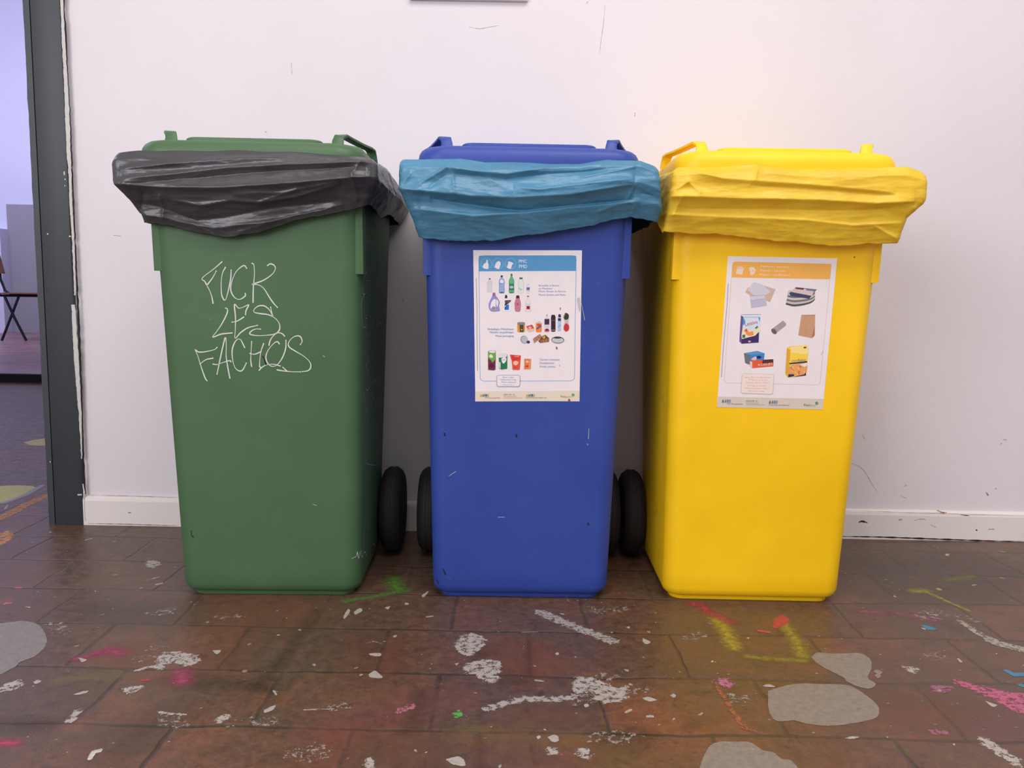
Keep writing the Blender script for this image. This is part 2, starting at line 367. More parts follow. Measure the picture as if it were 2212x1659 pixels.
stain('haze', (170, 85, 95), [(-100, 1400), (150, 1340), (400, 1275), (680, 1220)], cB, 45); stain('rag', (190, 110, 125), [(365, 1295), (440, 1265)], cB, 12)
stain('spray', (190, 60, 100), [(640, 925), (700, 905), (770, 925)], cA, 28); stain('spray', (180, 60, 95), [(480, 960), (560, 945), (650, 910)], cA, 16)
stain('spray', (190, 70, 105), [(1165, 1050), (1165, 1105)], cA, 36); stain('spray', (205, 60, 90), [(-20, 1500), (90, 1500)], cA, 22)
stain('spot', (205, 50, 40), [(918, 1095), (945, 1095)], cA, 8); stain('spot', PNK, [(108, 503), (130, 503)], cA, 9); stain('spot', PNK, [(38, 603), (62, 603)], cA, 9)
stain('haze', (150, 150, 90), [(380, 1095), (600, 1075), (800, 1060)], cA, 16)
# white paint and plaster
for f, L_ in ((cA, [
    [(1000, 980), (1040, 925), (1120, 915), (1200, 925), (1275, 960), (1240, 1000), (1180, 1010), (1100, 975), (1040, 1030), (1010, 1030)],
    [(0, 1140), (60, 1110), (140, 1100), (120, 1150), (40, 1170), (-20, 1175)], [(788, 1150), (900, 1135), (905, 1155), (830, 1185), (795, 1170)],
    [(930, 345), (970, 325), (1030, 345), (985, 375), (940, 365)], [(1350, 905), (1420, 905), (1390, 935)], [(1380, 1345), (1440, 1315), (1478, 1330), (1420, 1365), (1385, 1370)],
    [(1680, 1290), (1780, 1245), (1750, 1290), (1690, 1310)], [(460, 1190), (530, 1165), (580, 1165), (520, 1190)], [(420, 1370), (480, 1290), (530, 1280), (490, 1340), (440, 1375)],
    [(205, 1110), (240, 1090), (270, 1105), (230, 1125)], [(155, 625), (195, 625), (190, 635)], [(1690, 290), (1740, 275), (1790, 290), (1740, 300)], [(500, 950), (560, 965), (520, 985)],
    [(1740, 1155), (1760, 1160), (1780, 1190), (1765, 1195)], [(1000, 1295), (1100, 1305), (1200, 1315), (1150, 1320), (1040, 1312)]]),
    (cB, [[(725, 850), (780, 805), (850, 800), (910, 830), (900, 880), (830, 935), (770, 935), (730, 900)],
    [(780, 1000), (900, 965), (1010, 985), (1000, 1060), (990, 1110), (900, 1100), (850, 1060), (780, 1040)],
    [(1490, 1080), (1560, 1075), (1680, 1110), (1760, 1150), (1825, 1130), (1825, 1210), (1720, 1240), (1640, 1230), (1580, 1170), (1490, 1200), (1480, 1110)],
    [(1498, 1550), (1530, 1528), (1580, 1545), (1600, 1580), (1560, 1600), (1505, 1585)], [(1310, 1535), (1350, 1522), (1385, 1540), (1370, 1570), (1320, 1570)],
    [(1360, 925), (1378, 915), (1392, 930), (1372, 940)], [(1920, 820), (1980, 850), (1950, 870), (1920, 850)], [(1800, 1300), (1850, 1275), (1862, 1290), (1815, 1312)],
    [(1540, 1255), (1570, 1245), (1582, 1265), (1555, 1275)], [(1240, 1460), (1262, 1448), (1270, 1465), (1250, 1480)], [(2095, 1195), (2120, 1180), (2145, 1200), (2120, 1212)],
    [(150, 925), (250, 920), (245, 945), (180, 940)], [(155, 1060), (210, 1030), (270, 1085), (180, 1085)], [(140, 1620), (180, 1590), (210, 1620), (200, 1670), (150, 1670)],
    [(390, 600), (420, 598), (425, 612), (400, 615)], [(65, 660), (110, 630), (135, 650), (80, 680)], [(0, 690), (40, 630), (50, 660), (10, 710)], [(500, 555), (555, 520), (540, 550), (510, 570)],
    [(1910, 1210), (1960, 1200), (2025, 1225), (1960, 1235)], [(640, 1600), (760, 1580), (800, 1650), (700, 1640)], [(265, 630), (310, 620), (290, 645)], [(715, 990), (750, 985), (730, 1003)],
    [(1810, 755), (1840, 752), (1838, 768)], [(1300, 1460), (1360, 1440), (1400, 1480), (1350, 1500)]]),
    (cC, [[(1425, 1010), (1480, 1012), (1525, 1025), (1490, 1050), (1440, 1030)], [(1900, 1475), (1960, 1470), (2060, 1540), (2190, 1620), (2140, 1650), (2040, 1580), (1940, 1520)],
    [(1690, 285), (1715, 285), (1715, 300), (1692, 300)], [(410, 822), (438, 822), (430, 835)], [(505, 1135), (560, 1120), (612, 1140), (560, 1142)], [(2010, 925), (2025, 922), (2020, 935)],
    [(1760, 955), (1775, 955), (1805, 980), (1790, 985)], [(1735, 1503), (1755, 1503), (1750, 1518)], [(1930, 1220), (1980, 1240), (2035, 1260), (1990, 1270)], [(1030, 1470), (1090, 1455), (1150, 1460), (1090, 1475)]])):
    for q in L_: stain('rag' if len(q) > 4 else 'spot', WHT, q, f)
stain('rag', (176, 168, 160), [(1270, 660), (1400, 720), (1500, 760), (1640, 810), (1720, 845)], cB, 26)
stain('rag', (180, 172, 164), [(930, 1280), (1040, 1245), (1180, 1215), (1320, 1220), (1480, 1210)], cB, 15)
stain('rag', (180, 165, 150), [(1790, 720), (1880, 780), (1980, 840), (2060, 880)], cC, 13); stain('rag', (176, 166, 155), [(1980, 840), (2060, 870), (2220, 905)], cC, 26)
stain('rag', WHT, [(940, 455), (1025, 435)], cA, 4); stain('spot', WHT, [(1005, 482), (1038, 476)], cA, 7); stain('rag', WHT, [(880, 1035), (970, 1010), (1050, 1010)], cA, 8)
stain('rag', (170, 160, 150), [(1950, 1287), (2140, 1280)], cA, 3); stain('rag', WHT, [(1950, 1330), (1980, 1327)], cB, 6)
stain('spot', WHT, [(640, 1545), (600, 1555), (580, 1590)], lambda p: cA((p[0], p[1])), 7)
stain('spot', (214, 206, 196), [(635, 1555), (600, 1560), (578, 1600)], cA, 6)
stain('rag', (150, 140, 130), [(1150, 790), (1250, 788)], cB, 3); stain('rag', (150, 140, 130), [(150, 860), (200, 848), (245, 860)], cB, 3)
stain('rag', (140, 130, 122), [(1630, 315), (1700, 318)], cC, 3)
# dark smudges along wide joints, worn orange brick
stain('haze', (50, 42, 38), [(1080, 1090), (1300, 1110), (1480, 1125), (1740, 1150)], cA, 26); stain('haze', (52, 44, 40), [(1640, 1150), (1850, 920), (2020, 650)], cA, 14)
stain('haze', (48, 40, 36), [(-20, 1385), (100, 1380), (260, 1395)], cA, 22); stain('haze', (58, 54, 50), [(820, 1540), (930, 1400), (1100, 1330)], cA, 45)
stain('haze', (46, 38, 34), [(1060, 1085), (1130, 1110), (1190, 1070)], cB, 24); stain('haze', (44, 38, 34), [(1720, 1480), (1890, 1460)], cB, 30)
stain('haze', (52, 42, 36), [(440, 1420), (470, 1320), (500, 1180)], cB, 16); stain('haze', (54, 44, 38), [(880, 1660), (880, 1460)], cB, 8)
stain('haze', (54, 44, 38), [(1190, 1040), (1195, 860)], cB, 8); stain('haze', (40, 34, 30), [(830, 905), (910, 925)], cB, 24)
stain('haze', (48, 42, 38), [(660, 790), (720, 800)], cC, 14)
for q in ([(1220, 740), (1340, 590), (2050, 590), (1950, 770), (1400, 770)],): stain('haze', (150, 88, 56), q, cA)
stain('haze', (150, 84, 54), [(1310, 1010), (1460, 860), (1620, 830), (1540, 1010)], cA); stain('haze', (140, 84, 56), [(680, 1010), (780, 890), (980, 880), (900, 1030)], cA)
stain('haze', (160, 84, 60), [(1960, 1500), (2040, 1430), (2250, 1440), (2200, 1660), (1900, 1640)], cA)
stain('haze', (160, 82, 55), [(950, 1040), (1020, 860), (1180, 870), (1180, 1050), (1080, 1050)], cB); stain('haze', (158, 84, 58), [(1200, 960), (1230, 850), (1400, 930), (1390, 1060), (1210, 1050)], cB)
stain('haze', (165, 88, 58), [(280, 1050), (340, 850)], cB, 14); stain('haze', (150, 92, 58), [(1060, 1390), (1180, 1290), (1440, 1300), (1470, 1390)], cB)
stain('haze', (165, 95, 66), [(900, 1600), (900, 1480), (1400, 1500), (1600, 1560), (1500, 1640)], cB); stain('haze', (150, 90, 60), [(200, 1440), (420, 1430), (700, 1500), (500, 1620), (250, 1600)], cB)
stain('haze', (150, 88, 58), [(1250, 1220), (1500, 1200), (1950, 1270), (1950, 1400), (1500, 1400), (1330, 1330)], cC)
stain('rag', (170, 95, 60), [(230, 1140), (330, 1300), (400, 1400), (470, 1430)], cC, 8); stain('haze', (150, 92, 62), [(930, 1560), (1060, 1480), (1000, 1650)], cC)
stain('haze', (140, 78, 58), [(-40, 900), (60, 830), (300, 900), (200, 1050)], cB); stain('haze', (96, 88, 82), [(560, 620), (1100, 600), (1280, 640), (1100, 740), (700, 720)], cA)
stain('haze', (100, 92, 86), [(1100, 330), (1800, 300), (2200, 400), (2200, 560), (1300, 560)], cC)
# doorway: orange and yellow painted marks
stain('solid', (196, 186, 106), [(-30, 1305), (100, 1300), (180, 1310), (120, 1350), (20, 1385), (-60, 1390)], cD); 
stain('spot', (150, 148, 160), [(-60, 1395), (20, 1390), (130, 1350), (215, 1300)], cD, 18)
stain('spray', (180, 160, 130), [(110, 1085), (180, 1068), (245, 1060), (245, 1095), (150, 1097)], cD); stain('solid', (205, 180, 110), [(120, 1080), (180, 1066), (245, 1062), (245, 1092), (170, 1095)], cD)
stain('rag', (196, 130, 70), [(-20, 1475), (60, 1440), (150, 1390), (250, 1350)], cD, 34); stain('rag', (205, 140, 66), [(-20, 1560), (40, 1530), (70, 1560), (20, 1600), (-20, 1610)], cD)
stain('rag', WHT, [(440, 1580), (468, 1572)], cD, 5); stain('rag', WHT, [(25, 1420), (40, 1400)], cD, 5)
# scattered small drips
for k in range(520):
    X = rng.uniform(-1.5, 1.35); Y = rng.uniform(-1.45, -.06)
    r0 = rng.choice([.0009, .0011, .0012, .0014, .0016, .002, .0025, .0036]); c = rng.choice([WHT, WHT, WHT, (214, 205, 196), (168, 156, 144), (150, 140, 130), (190, 140, 130)])
    a = rng.uniform(0, 3.14); e = rng.uniform(1, 2.6)
    q = np.array([[X+u*(r0*e*math.cos(t)*math.cos(a)-r0*math.sin(t)*math.sin(a)), Y+u*(r0*e*math.cos(t)*math.sin(a)+r0*math.sin(t)*math.cos(a))] for t, u in ((t, rng.uniform(.55, 1.25)) for t in np.linspace(0, 2*math.pi, 10)[:-1])])
    stains.append(('spot', tuple(int(v*.86) for v in c), q, None))
for k in range(44):   # scraped plaster crumbs in loose clusters
    X = rng.uniform(-1.25, 1.3); Y = rng.uniform(-1.35, -.5); r0 = rng.uniform(.008, .022); a = rng.uniform(-.6, .6); e = rng.uniform(1.2, 2.4)
    q = np.array([[X+u*(r0*e*math.cos(t)*math.cos(a)-r0*math.sin(t)*math.sin(a)), Y+u*(r0*e*math.cos(t)*math.sin(a)+r0*math.sin(t)*math.cos(a))] for t, u in ((t, rng.uniform(.5, 1.3)) for t in np.linspace(0, 2*math.pi, 10)[:-1])])
    stains.append(('crumb', (158, 148, 138), q, None))

def build_floor():
    V = []; Fc = []; fm = []; A = {'mask': [], 'rag': [], 'soft': [], 'opac': []}; col = []
    def add(vs, fs, mi, at=None, c=(0, 0, 0, 1)):
        b = len(V); V.extend(vs); Fc.extend([tuple(i+b for i in f) for f in fs]); fm.extend([mi]*len(fs))
        for j, k in enumerate(('mask', 'rag', 'soft', 'opac')):
            A[k].extend([0.0]*len(vs) if at is None else (at[j] if hasattr(at[j], '__len__') else [at[j]]*len(vs)))
        col.extend([c]*len(vs))
    add([(-7.5, -5.2, 0), (3.6, -5.2, 0), (3.6, 3.05, 0), (-7.5, 3.05, 0), (-7.5, -5.2, -.1), (3.6, -5.2, -.1), (3.6, 3.05, -.1), (-7.5, 3.05, -.1)],
        [(0, 1, 2, 3), (7, 6, 5, 4), (0, 4, 5, 1), (1, 5, 6, 2), (2, 6, 7, 3), (3, 7, 4, 0)], 0)
    order = {'crumb': 2, 'haze': 0, 'joint': 0, 'spray': 1, 'solid': 2, 'rag': 3, 'spot': 4}
    boxes = []   # overlapping paint lies in layers 0.04 mm apart
    for si, (kind, c, q, w) in enumerate(sorted(stains, key=lambda s: order[s[0]])):
        ew, rag, soft, op = KIND[kind]
        if w is None: ew = min(ew, .45*min(np.ptp(q[:, 0]), np.ptp(q[:, 1]))+.0008)
        else: ew = min(ew, w/1000*.8)
        pad = ew+(w/2000 if w else 0)
        lo = q.min(0)-pad; hi = q.max(0)+pad; ext = hi-lo
        st = max(.0011, min(.006, ew*.45), math.sqrt(ext[0]*ext[1]/9000))
        nx, ny = max(3, int(ext[0]/st)+2), max(3, int(ext[1]/st)+2)
        gx, gy = np.meshgrid(np.linspace(lo[0], hi[0], nx), np.linspace(lo[1], hi[1], ny)); P = np.stack([gx.ravel(), gy.ravel()], 1)
        d = poly_sdf(P, q) if w is None else line_dist(P, q)-w/2000
        m = np.clip(.5-d/(2*ew)*1.0, 0, 1) if kind in ('spray', 'haze') else np.clip(.5-d/ew, 0, 1)
        if kind == 'rag': m = np.clip(m, 0, .64)
        if kind == 'crumb': m = np.clip(m, 0, .34)
        keep = m.reshape(ny, nx) > 0; ly = 1+max([b[4] for b in boxes if b[0] < hi[0] and b[2] > lo[0] and b[1] < hi[1] and b[3] > lo[1]], default=0); boxes.append((lo[0], lo[1], hi[0], hi[1], ly)); z = .0002+.00004*ly
        ff = keep[:-1, :-1] | keep[1:, :-1] | keep[:-1, 1:] | keep[1:, 1:]
        jj, ii = np.nonzero(ff)
        add([(p[0], p[1], z) for p in P], [(j*nx+i, j*nx+i+1, (j+1)*nx+i+1, (j+1)*nx+i) for j, i in zip(jj, ii)], 1,
            (m.tolist(), rag, soft, op), s2l(c))
    o = mesh_obj('floor', V, Fc, [M['floor'], M['paint']], fm=fm); me = o.data
    for k, v in A.items(): a = me.attributes.new(k, 'FLOAT', 'POINT'); a.data.foreach_set('value', v)
    a = me.attributes.new('paint', 'FLOAT_COLOR', 'POINT'); a.data.foreach_set('color', [x for c in col for x in c])
    o['kind'] = 'structure'; return o
build_floor()

# far room
quadbox('floor_far_room', -7.5, 3.6, 3.05, 7.4, -.1, .05, plain('pinkish_far_floor', (150, 112, 116), .4, var=.25, scale=6))
quadbox('trim_step_edge', -7.5, 3.6, 3.0, 3.05, 0, .052, M['gap'])
quadbox('wall_far', -7.5, 3.6, 7.3, 7.4, .0, CEIL, M['far_up'])
quadbox('trim_far_panel', -5.80, 3.6, 7.24, 7.3, .05, 1.50, M['far_low'])
quadbox('trim_far_pillar', -7.5, -5.80, 7.1, 7.3, .05, 1.22, M['far_up'])

quadbox('wall_far_left', -7.6, -7.5, .0, 7.4, 0, CEIL, M['far_up'])
quadbox('wall_far_right', 3.6, 3.7, .16, 7.4, 0, CEIL, M['far_up'])

# baseboard
bm = bmesh.new()
prof = [(0, 0), (-.012, 0), (-.012, .066), (-.010, .073), (-.004, .078), (0, .079)]
loft(bm, [[(x, y-.0002, z) for y, z in prof] for x in (JX1+.001, 3.6)])
o = bm_obj('baseboard_back', bm, M['base'], smooth=False); o['kind'] = 'structure'

# small marks on wall and baseboard, part of those surfaces
def ribbon(V, Fc, pts, w, off, n):
    """flat ribbon through world points lying on a plane with normal n"""
    n = np.array(n, float); P = [np.array(p, float) for p in pts]; b = len(V)
    for i, p in enumerate(P):
        t = P[min(i+1, len(P)-1)]-P[max(i-1, 0)]; t /= (np.linalg.norm(t)+1e-12); s = np.cross(n, t); s /= np.linalg.norm(s)
        ww = w[i] if hasattr(w, '__len__') else w
        V += [tuple(p+s*ww/2+n*off), tuple(p-s*ww/2+n*off)]
    for i in range(len(P)-1): Fc.append((b+2*i, b+2*i+1, b+2*i+3, b+2*i+2))
V, Fc, fm = [], [], []
def wmark(pts, w, mi, yy=0.0, k=5, jit=.35):
    q = [on_wall(*p, yy) for p in catmull(pts, k)]; a = len(Fc)
    ww = [max(.0002, w*(1+jit*math.sin(i*2.1)+jit*.6*math.sin(i*5.3+1)))*(math.sin(math.pi*(i+.6)/(len(q)+.2))**.5) for i in range(len(q))]
    ribbon(V, Fc, q, ww, .0003, (0, -1, 0)); fm.extend([mi]*(len(Fc)-a))
wmark([(1837, 1000), (1857, 1008), (1870, 1022), (1883, 1045), (1895, 1062)], .0009, 0)
wmark([(1862, 938), (1866, 945), (1869, 950)], .0008, 0)
wmark([(1945, 1070), (1952, 1074), (1961, 1077)], .0007, 0); wmark([(1955, 1051), (1958, 1047)], .0018, 0)
wmark([(2130, 1063), (2133, 1068), (2135, 1071)], .004, 0); wmark([(2161, 960), (2164, 957)], .0018, 0); wmark([(2167, 950), (2175, 950)], .0016, 0); wmark([(2149, 1055), (2153, 1056)], .002, 0)
wmark([(2024, 1102), (2035, 1107), (2045, 1107)], .0035, 2, -.012); wmark([(1855, 1128), (1862, 1126), (1874, 1129)], .0042, 1, -.0125)
wmark([(1941, 1123), (1948, 1122)], .003, 0, -.0125); wmark([(1975, 1124), (1990, 1121), (2000, 1123)], .0012, 0, -.0125)
wmark([(2075, 1112), (2085, 1113), (2095, 1114)], .0018, 1, -.0125); wmark([(2108, 1145), (2111, 1145)], .0045, 1, -.0125); wmark([(2135, 1143), (2148, 1143)], .0018, 0, -.0125)
wmark([(2010, 1133), (2022, 1139)], .001, 0, -.0125)
wmark([(1815, 1158.5), (1900, 1160), (2000, 1163.5), (2100, 1167), (2215, 1170)], .0035, 1, -.0125, 10)
wmark([(190, 1130.5), (260, 1132), (330, 1134), (385, 1135.5)], .0022, 0, -.0125, 10); wmark([(277, 1107), (283, 1108)], .002, 1, -.0125)
wmark([(629, 135), (631, 162)], .0008, 0); wmark([(1013, 58), (1035, 62), (1060, 58), (1078, 55)], .0008, 2)
wmark([(1307, 10), (1303, 55), (1298, 90), (1295, 118)], .0008, 2); wmark([(1372, 243), (1371, 253)], .0013, 0); wmark([(1267, 8), (1270, 3)], .0012, 0)
wmark([(245, 508), (262, 510)], .001, 0); wmark([(573, 284), (576, 286)], .0018, 0); wmark([(870, 645), (871, 652)], .0015, 0)
wmark([(188, 1069), (300, 1072), (384, 1075)], .0012, 2, -.0065, 10); wmark([(1816, 1103), (2000, 1108), (2212, 1114)], .0010, 2, -.0125, 12)
mo = mesh_obj('wall_scuff_marks', V, Fc, [M['mark'], M['black'], M['rust']], fm=fm)
mo.name = 'trim_scuff_marks'; mo['kind'] = 'structure'

# steel door jamb
door = empty('door_frame', (JX0, 0, 0)); tag(door, 'dark slate grey steel door jamb with chipped white paint edge beside the white wall', 'door frame')
door.name = 'door_1'; door['kind'] = 'structure'
bm = bmesh.new(); xs = JX0
box(bm, .0185, JX1-JX0, -.012, .15, 0, 2.2, .0015); bm_obj('jamb', bm, M['jamb'], door)
# uneven opening edge
bm = bmesh.new(); rings = []; n = 110
for i in range(n+1):
    z = 2.2*i/n; e = .0016*noise.noise(Vector((0, 3.1, z*14)))+.0012*noise.noise(Vector((2, 0, z*43)))
    rings.append([(0+e, -.010, z), (.0155, -.010, z), (.0155, .15, z), (0+e, .15, z)])
loft(bm, rings); bm_obj('door_stop', bm, M['jamb'], door, smooth=False)
bm = bmesh.new(); box(bm, .015, .019, -.004, .14, 0, 2.2); bm_obj('seam', bm, M['gap'], door, smooth=False)
def flake(name, pts, mat, off):
    V, Fc = [], []
    L0 = []; R0 = []
    for (y, x0, x1) in pts: L0.append((y, x0)); R0.append((y, x1))
    ys = np.arange(pts[0][0], pts[-1][0]+.1, 3.0); xl = np.interp(ys, [p[0] for p in pts], [p[1] for p in pts]); xr = np.interp(ys, [p[0] for p in pts], [p[2] for p in pts])
    for i, y in enumerate(ys):
        a = 1.2*noise.noise(Vector((0, y*.06, 1)))+.8*noise.noise(Vector((5, y*.2, 1))); c = 1.5*noise.noise(Vector((9, y*.07, 1)))
        p = on_wall(xl[i]+a, y, -.012); q = on_wall(max(xl[i]+a+.3, xr[i]+c), y, -.012)
        for k in (p, q): V.append((k[0]-JX0, k[1]-off, k[2]))
        for k in (p, q): V.append((k[0]-JX0, k[1]+.0006, k[2]))
    for i in range(len(ys)-1):
        b = 4*i; Fc += [(b, b+1, b+5, b+4), (b+1, b+3, b+7, b+5), (b+2, b, b+4, b+6)]
    return mesh_obj(name, V, Fc, mat, door)
# jamb-edge paint: pixel rows (y, left, right) measured on the photograph
flake('chipped_paint', [(-40, 129, 138), (0, 130.5, 137), (40, 132.5, 138.5), (100, 134.5, 142), (150, 137.5, 145), (200, 139.5, 148), (260, 141.5, 151), (330, 144.5, 153), (380, 149, 155), (430, 150, 155.5), (500, 155, 160), (560, 158, 162.5), (640, 161, 164.5)], M['flake'], .0012)
flake('chipped_paint', [(658, 155, 162), (672, 155.5, 164), (720, 157.5, 166.5), (780, 161, 171), (860, 167.5, 175), (900, 171, 177), (960, 174.5, 177.5), (993, 176.5, 178)], M['flake'], .0016)
flake('paint_line', [(-40, 138.5, 141), (20, 135.5, 139), (60, 138, 143), (160, 145, 147), (260, 150.5, 152.5), (400, 155.5, 158.5), (520, 161, 163.5), (700, 168, 172), (850, 174.5, 177.5), (1000, 179, 182), (1068, 181, 185.5)], M['gap'], .0004)
flake('paint_line', [(1045, 178.5, 181), (1064, 180, 184), (1075, 180.5, 182), (1100, 181.5, 183.5), (1128, 183, 184.5)], M['flake'], .001)
for (x, y, w, h) in ((139, 375, 2.5, 10), (141, 388, 2.5, 3), (140.5, 402, 2, 6), (103, 506, 2.2, 3), (151, 511, 3, 3), (172, 1069, 9, 4), (109, 998, 2, 3)):
    flake('paint_fleck', [(y-h/2, x-.2, x+w*.4), (y, x-w/2, x+w/2), (y+h/2, x, x+.4)] if h > 6 else [(y-2, x-w/2, x+w/2), (y+2, x-w/2, x+w/2)], M['flake'], .0008)

# white panel low edge at top of the picture
p0 = on_wall(885, 0); p1 = on_wall(1140, 1.5); 
bm = bmesh.new(); box(bm, p0[0], p1[0], -.012, -.0005, p0[2]-.0008, p0[2]+.20, .0015)
tag(bm_obj('wall_panel', bm, plain('white_laminated_board', (228, 220, 222), .4)), 'white board on the wall above the blue bin, only its lower edge showing', 'board')

# ------------------------------------------------------------------ wheelie bins
BINS = {'green': (-.4960, -.4913, .0300), 'blue': (.0225, -.4788, .0166), 'yellow': (.5085, -.4744, -.0052)}
WB, WT, TF = .1838, .1985, .0728
def hw(z): return WB+(WT-WB)*z/.75
class Frame:
    def __init__(s, key):
        x, y, a = BINS[key]; s.m = Matrix.Translation((x, y, 0)) @ Matrix.Rotation(a, 4, 'Z'); s.i = s.m.inverted(); s.o = np.array([x, y, 0.0])
        c, n = math.cos(a), math.sin(a); s.n = np.array([n, -c, -TF]); s.n /= np.linalg.norm(s.n); s.ex = np.array([c, n, 0.0]); s.ey = np.array([-n, c, 0.0])
    def loc(s, p): return tuple(s.i @ Vector(p))
    def world(s, p): return tuple(s.m @ Vector(p))
    def face(s, x, y, off=0.0): return s.loc(on_plane(x, y, s.o+s.n*off, s.n))
    def plane_y(s, x, y, ly): return s.loc(on_plane(x, y, s.o+s.ey*ly, s.ey))
    def side(s, x, y, sg):   # side face, sg=+1 right, -1 left
        n = s.ex*sg-np.array([0, 0, (WT-WB)/.75]); n /= np.linalg.norm(n)
        return s.loc(on_plane(x, y, s.o+s.ex*sg*WB, n))

REAR0, REAR1 = .335, .415
def rear(z): return REAR0+(REAR1-REAR0)*z/.85
def make_bin(key, label, extra):
    x, y, a = BINS[key]; root = empty('wheelie_bin', (x, y, 0), a); tag(root, label, 'bin', 'wheelie bins in a row against the white wall'); mt = M[key]
    bm = bmesh.new(); rings = []
    def ring(z, ins, rad=.034): 
        return [(px, py, z) for px, py in rrect(-hw(z)+ins, hw(z)-ins, -TF*z+ins, rear(z)-ins, rad, 8)]
    # recessed foot, rounded bottom edge, long tapering walls
    rings += [ring(0, .017, .026), ring(.0098, .016, .026), ring(.0112, .0085, .030), ring(.0135, .0055), ring(.019, .0022), ring(.028, 0)]
    for z in np.linspace(.06, .84, 14): rings.append(ring(z, 0))
    loft(bm, rings)
    body = bm_obj('body', bm, mt, root, angle=.5)
    # rim flange hidden mostly under the bag
    bm = bmesh.new()
    def rr(z, e, rad=.05): return [(px, py, z) for px, py in rrect(-.198-e, .198+e, -TF*.85-e, rear(.85)+e, rad, 8)]
    loft(bm, [rr(.835, -.01), rr(.835, .011), rr(.84, .014), rr(.868, .014), rr(.873, .008), rr(.873, -.012)], True, True)
    bm_obj('rim', bm, mt, root)
    for sg in (-1, 1):  # stiffening lugs under the rim at both sides
        bm = bmesh.new(); xi = sg*.176; xo = sg*.2015
        
        loft(bm, [[(px, py, z) for px, py in rrect(min(xi, xo), max(xi, xo), -TF*z+.009, -.010, .002, 2)] for z in (.668, .67, .838)]); bm_obj('side_lug', bm, mt, root)
    # lid
    bm = bmesh.new(); 
    def lr(z, e, rad=.05): return [(px, py, z) for px, py in rrect(-.209-e, .209+e, -.098-e, rear(.85)+.03+e, rad, 10)]
    loft(bm, [lr(.872, -.006), lr(.872, 0), lr(.882, .001), lr(.893, -.001), lr(.900, -.0045), lr(.905, -.010), lr(.9075, -.018), lr(.909, -.04)])
    lid = bm_obj('lid', bm, mt, root, angle=.8)
    bm = bmesh.new(); loft(bm, [[(px, py, z) for px, py in rrect(-.128+e, .128-e, -.070+e, .34-e, .02, 5)] for z, e in ((.906, 0), (.9135, .001), (.9160, .004))])
    bm_obj('raised_panel', bm, mt, lid)
    for sg in (-1, 1):
        # strap handle: post at the front, bar running back and outwards, short end leg
        P = [(sg*.156, -.052, .905), (sg*.156, -.050, .916), (sg*.158, -.046, .925), (sg*.164, -.036, .9285), (sg*.172, -.01, .9265), (sg*.186, .035, .9235), (sg*.197, .064, .922), (sg*.2005, .074, .9185), (sg*.2015, .078, .908), (sg*.202, .080, .895)]
        wid = [.024, .021, .020, .020, .018, .018, .018, .019, .020, .022]; th = [.009, .007, .006, .006, .006, .006, .006, .006, .006, .007]
        bm = bmesh.new(); rg = []; ps = [np.array(p) for p in P]
        for i, p in enumerate(ps):
            t = ps[min(i+1, len(ps)-1)]-ps[max(0, i-1)]; t /= np.linalg.norm(t); s = np.array([1.0, 0, 0])
            nn = np.cross(s, t); nn /= np.linalg.norm(nn); s = np.cross(t, nn)
            rg.append([tuple(p+s*wid[i]/2*u+nn*th[i]/2*v) for u, v in ((-1, -.6), (-.8, -1), (.8, -1), (1, -.6), (1, .6), (.8, 1), (-.8, 1), (-1, .6))])
        loft(bm, rg); bm_obj('lid_handle', bm, mt, root, angle=.7)
    # rear grip bar and hinges
    bm = bmesh.new(); yb = rear(.85)+.014
    tube(bm, [(-.19, yb, .862), (-.19, yb+.022, .872), (-.18, yb+.034, .878), (.18, yb+.034, .878), (.19, yb+.022, .872), (.19, yb, .862)], .011, 12); bm_obj('rear_handle', bm, mt, root)
    # wheels
    for sg in (-1, 1):
        bm = bmesh.new(); c = .216; R = .1035
        lathe_x(bm, [(-.024, .072), (-.025, .085), (-.021, .094), (-.013, .1005), (-.008, .1035), (-.004, .1035), (-.003, .1025), (.003, .1025), (.004, .1035), (.008, .1035), (.013, .1005), (.021, .094), (.025, .085), (.024, .072)], sg*c, .318, R)
        wh = bm_obj('wheel', bm, M['rubber'], root)
        bm = bmesh.new(); lathe_x(bm, [(-.012, .071), (-.008, .0735), (.016, .0735), (.018, .068), (.010, .06), (.010, .03), (.022, .026), (.024, .012)] if sg > 0 else [(.012, .071), (.008, .0735), (-.016, .0735), (-.018, .068), (-.010, .06), (-.010, .03), (-.022, .026), (-.024, .012)], sg*c, .318, R, 36)
        bm_obj('hub', bm, M['hub'], wh)
    bm = bmesh.new(); tube(bm, [(-.19, .318, .1035), (.19, .318, .1035)], .009, 12); bm_obj('axle', bm, M['steel'], root)
    return root, body

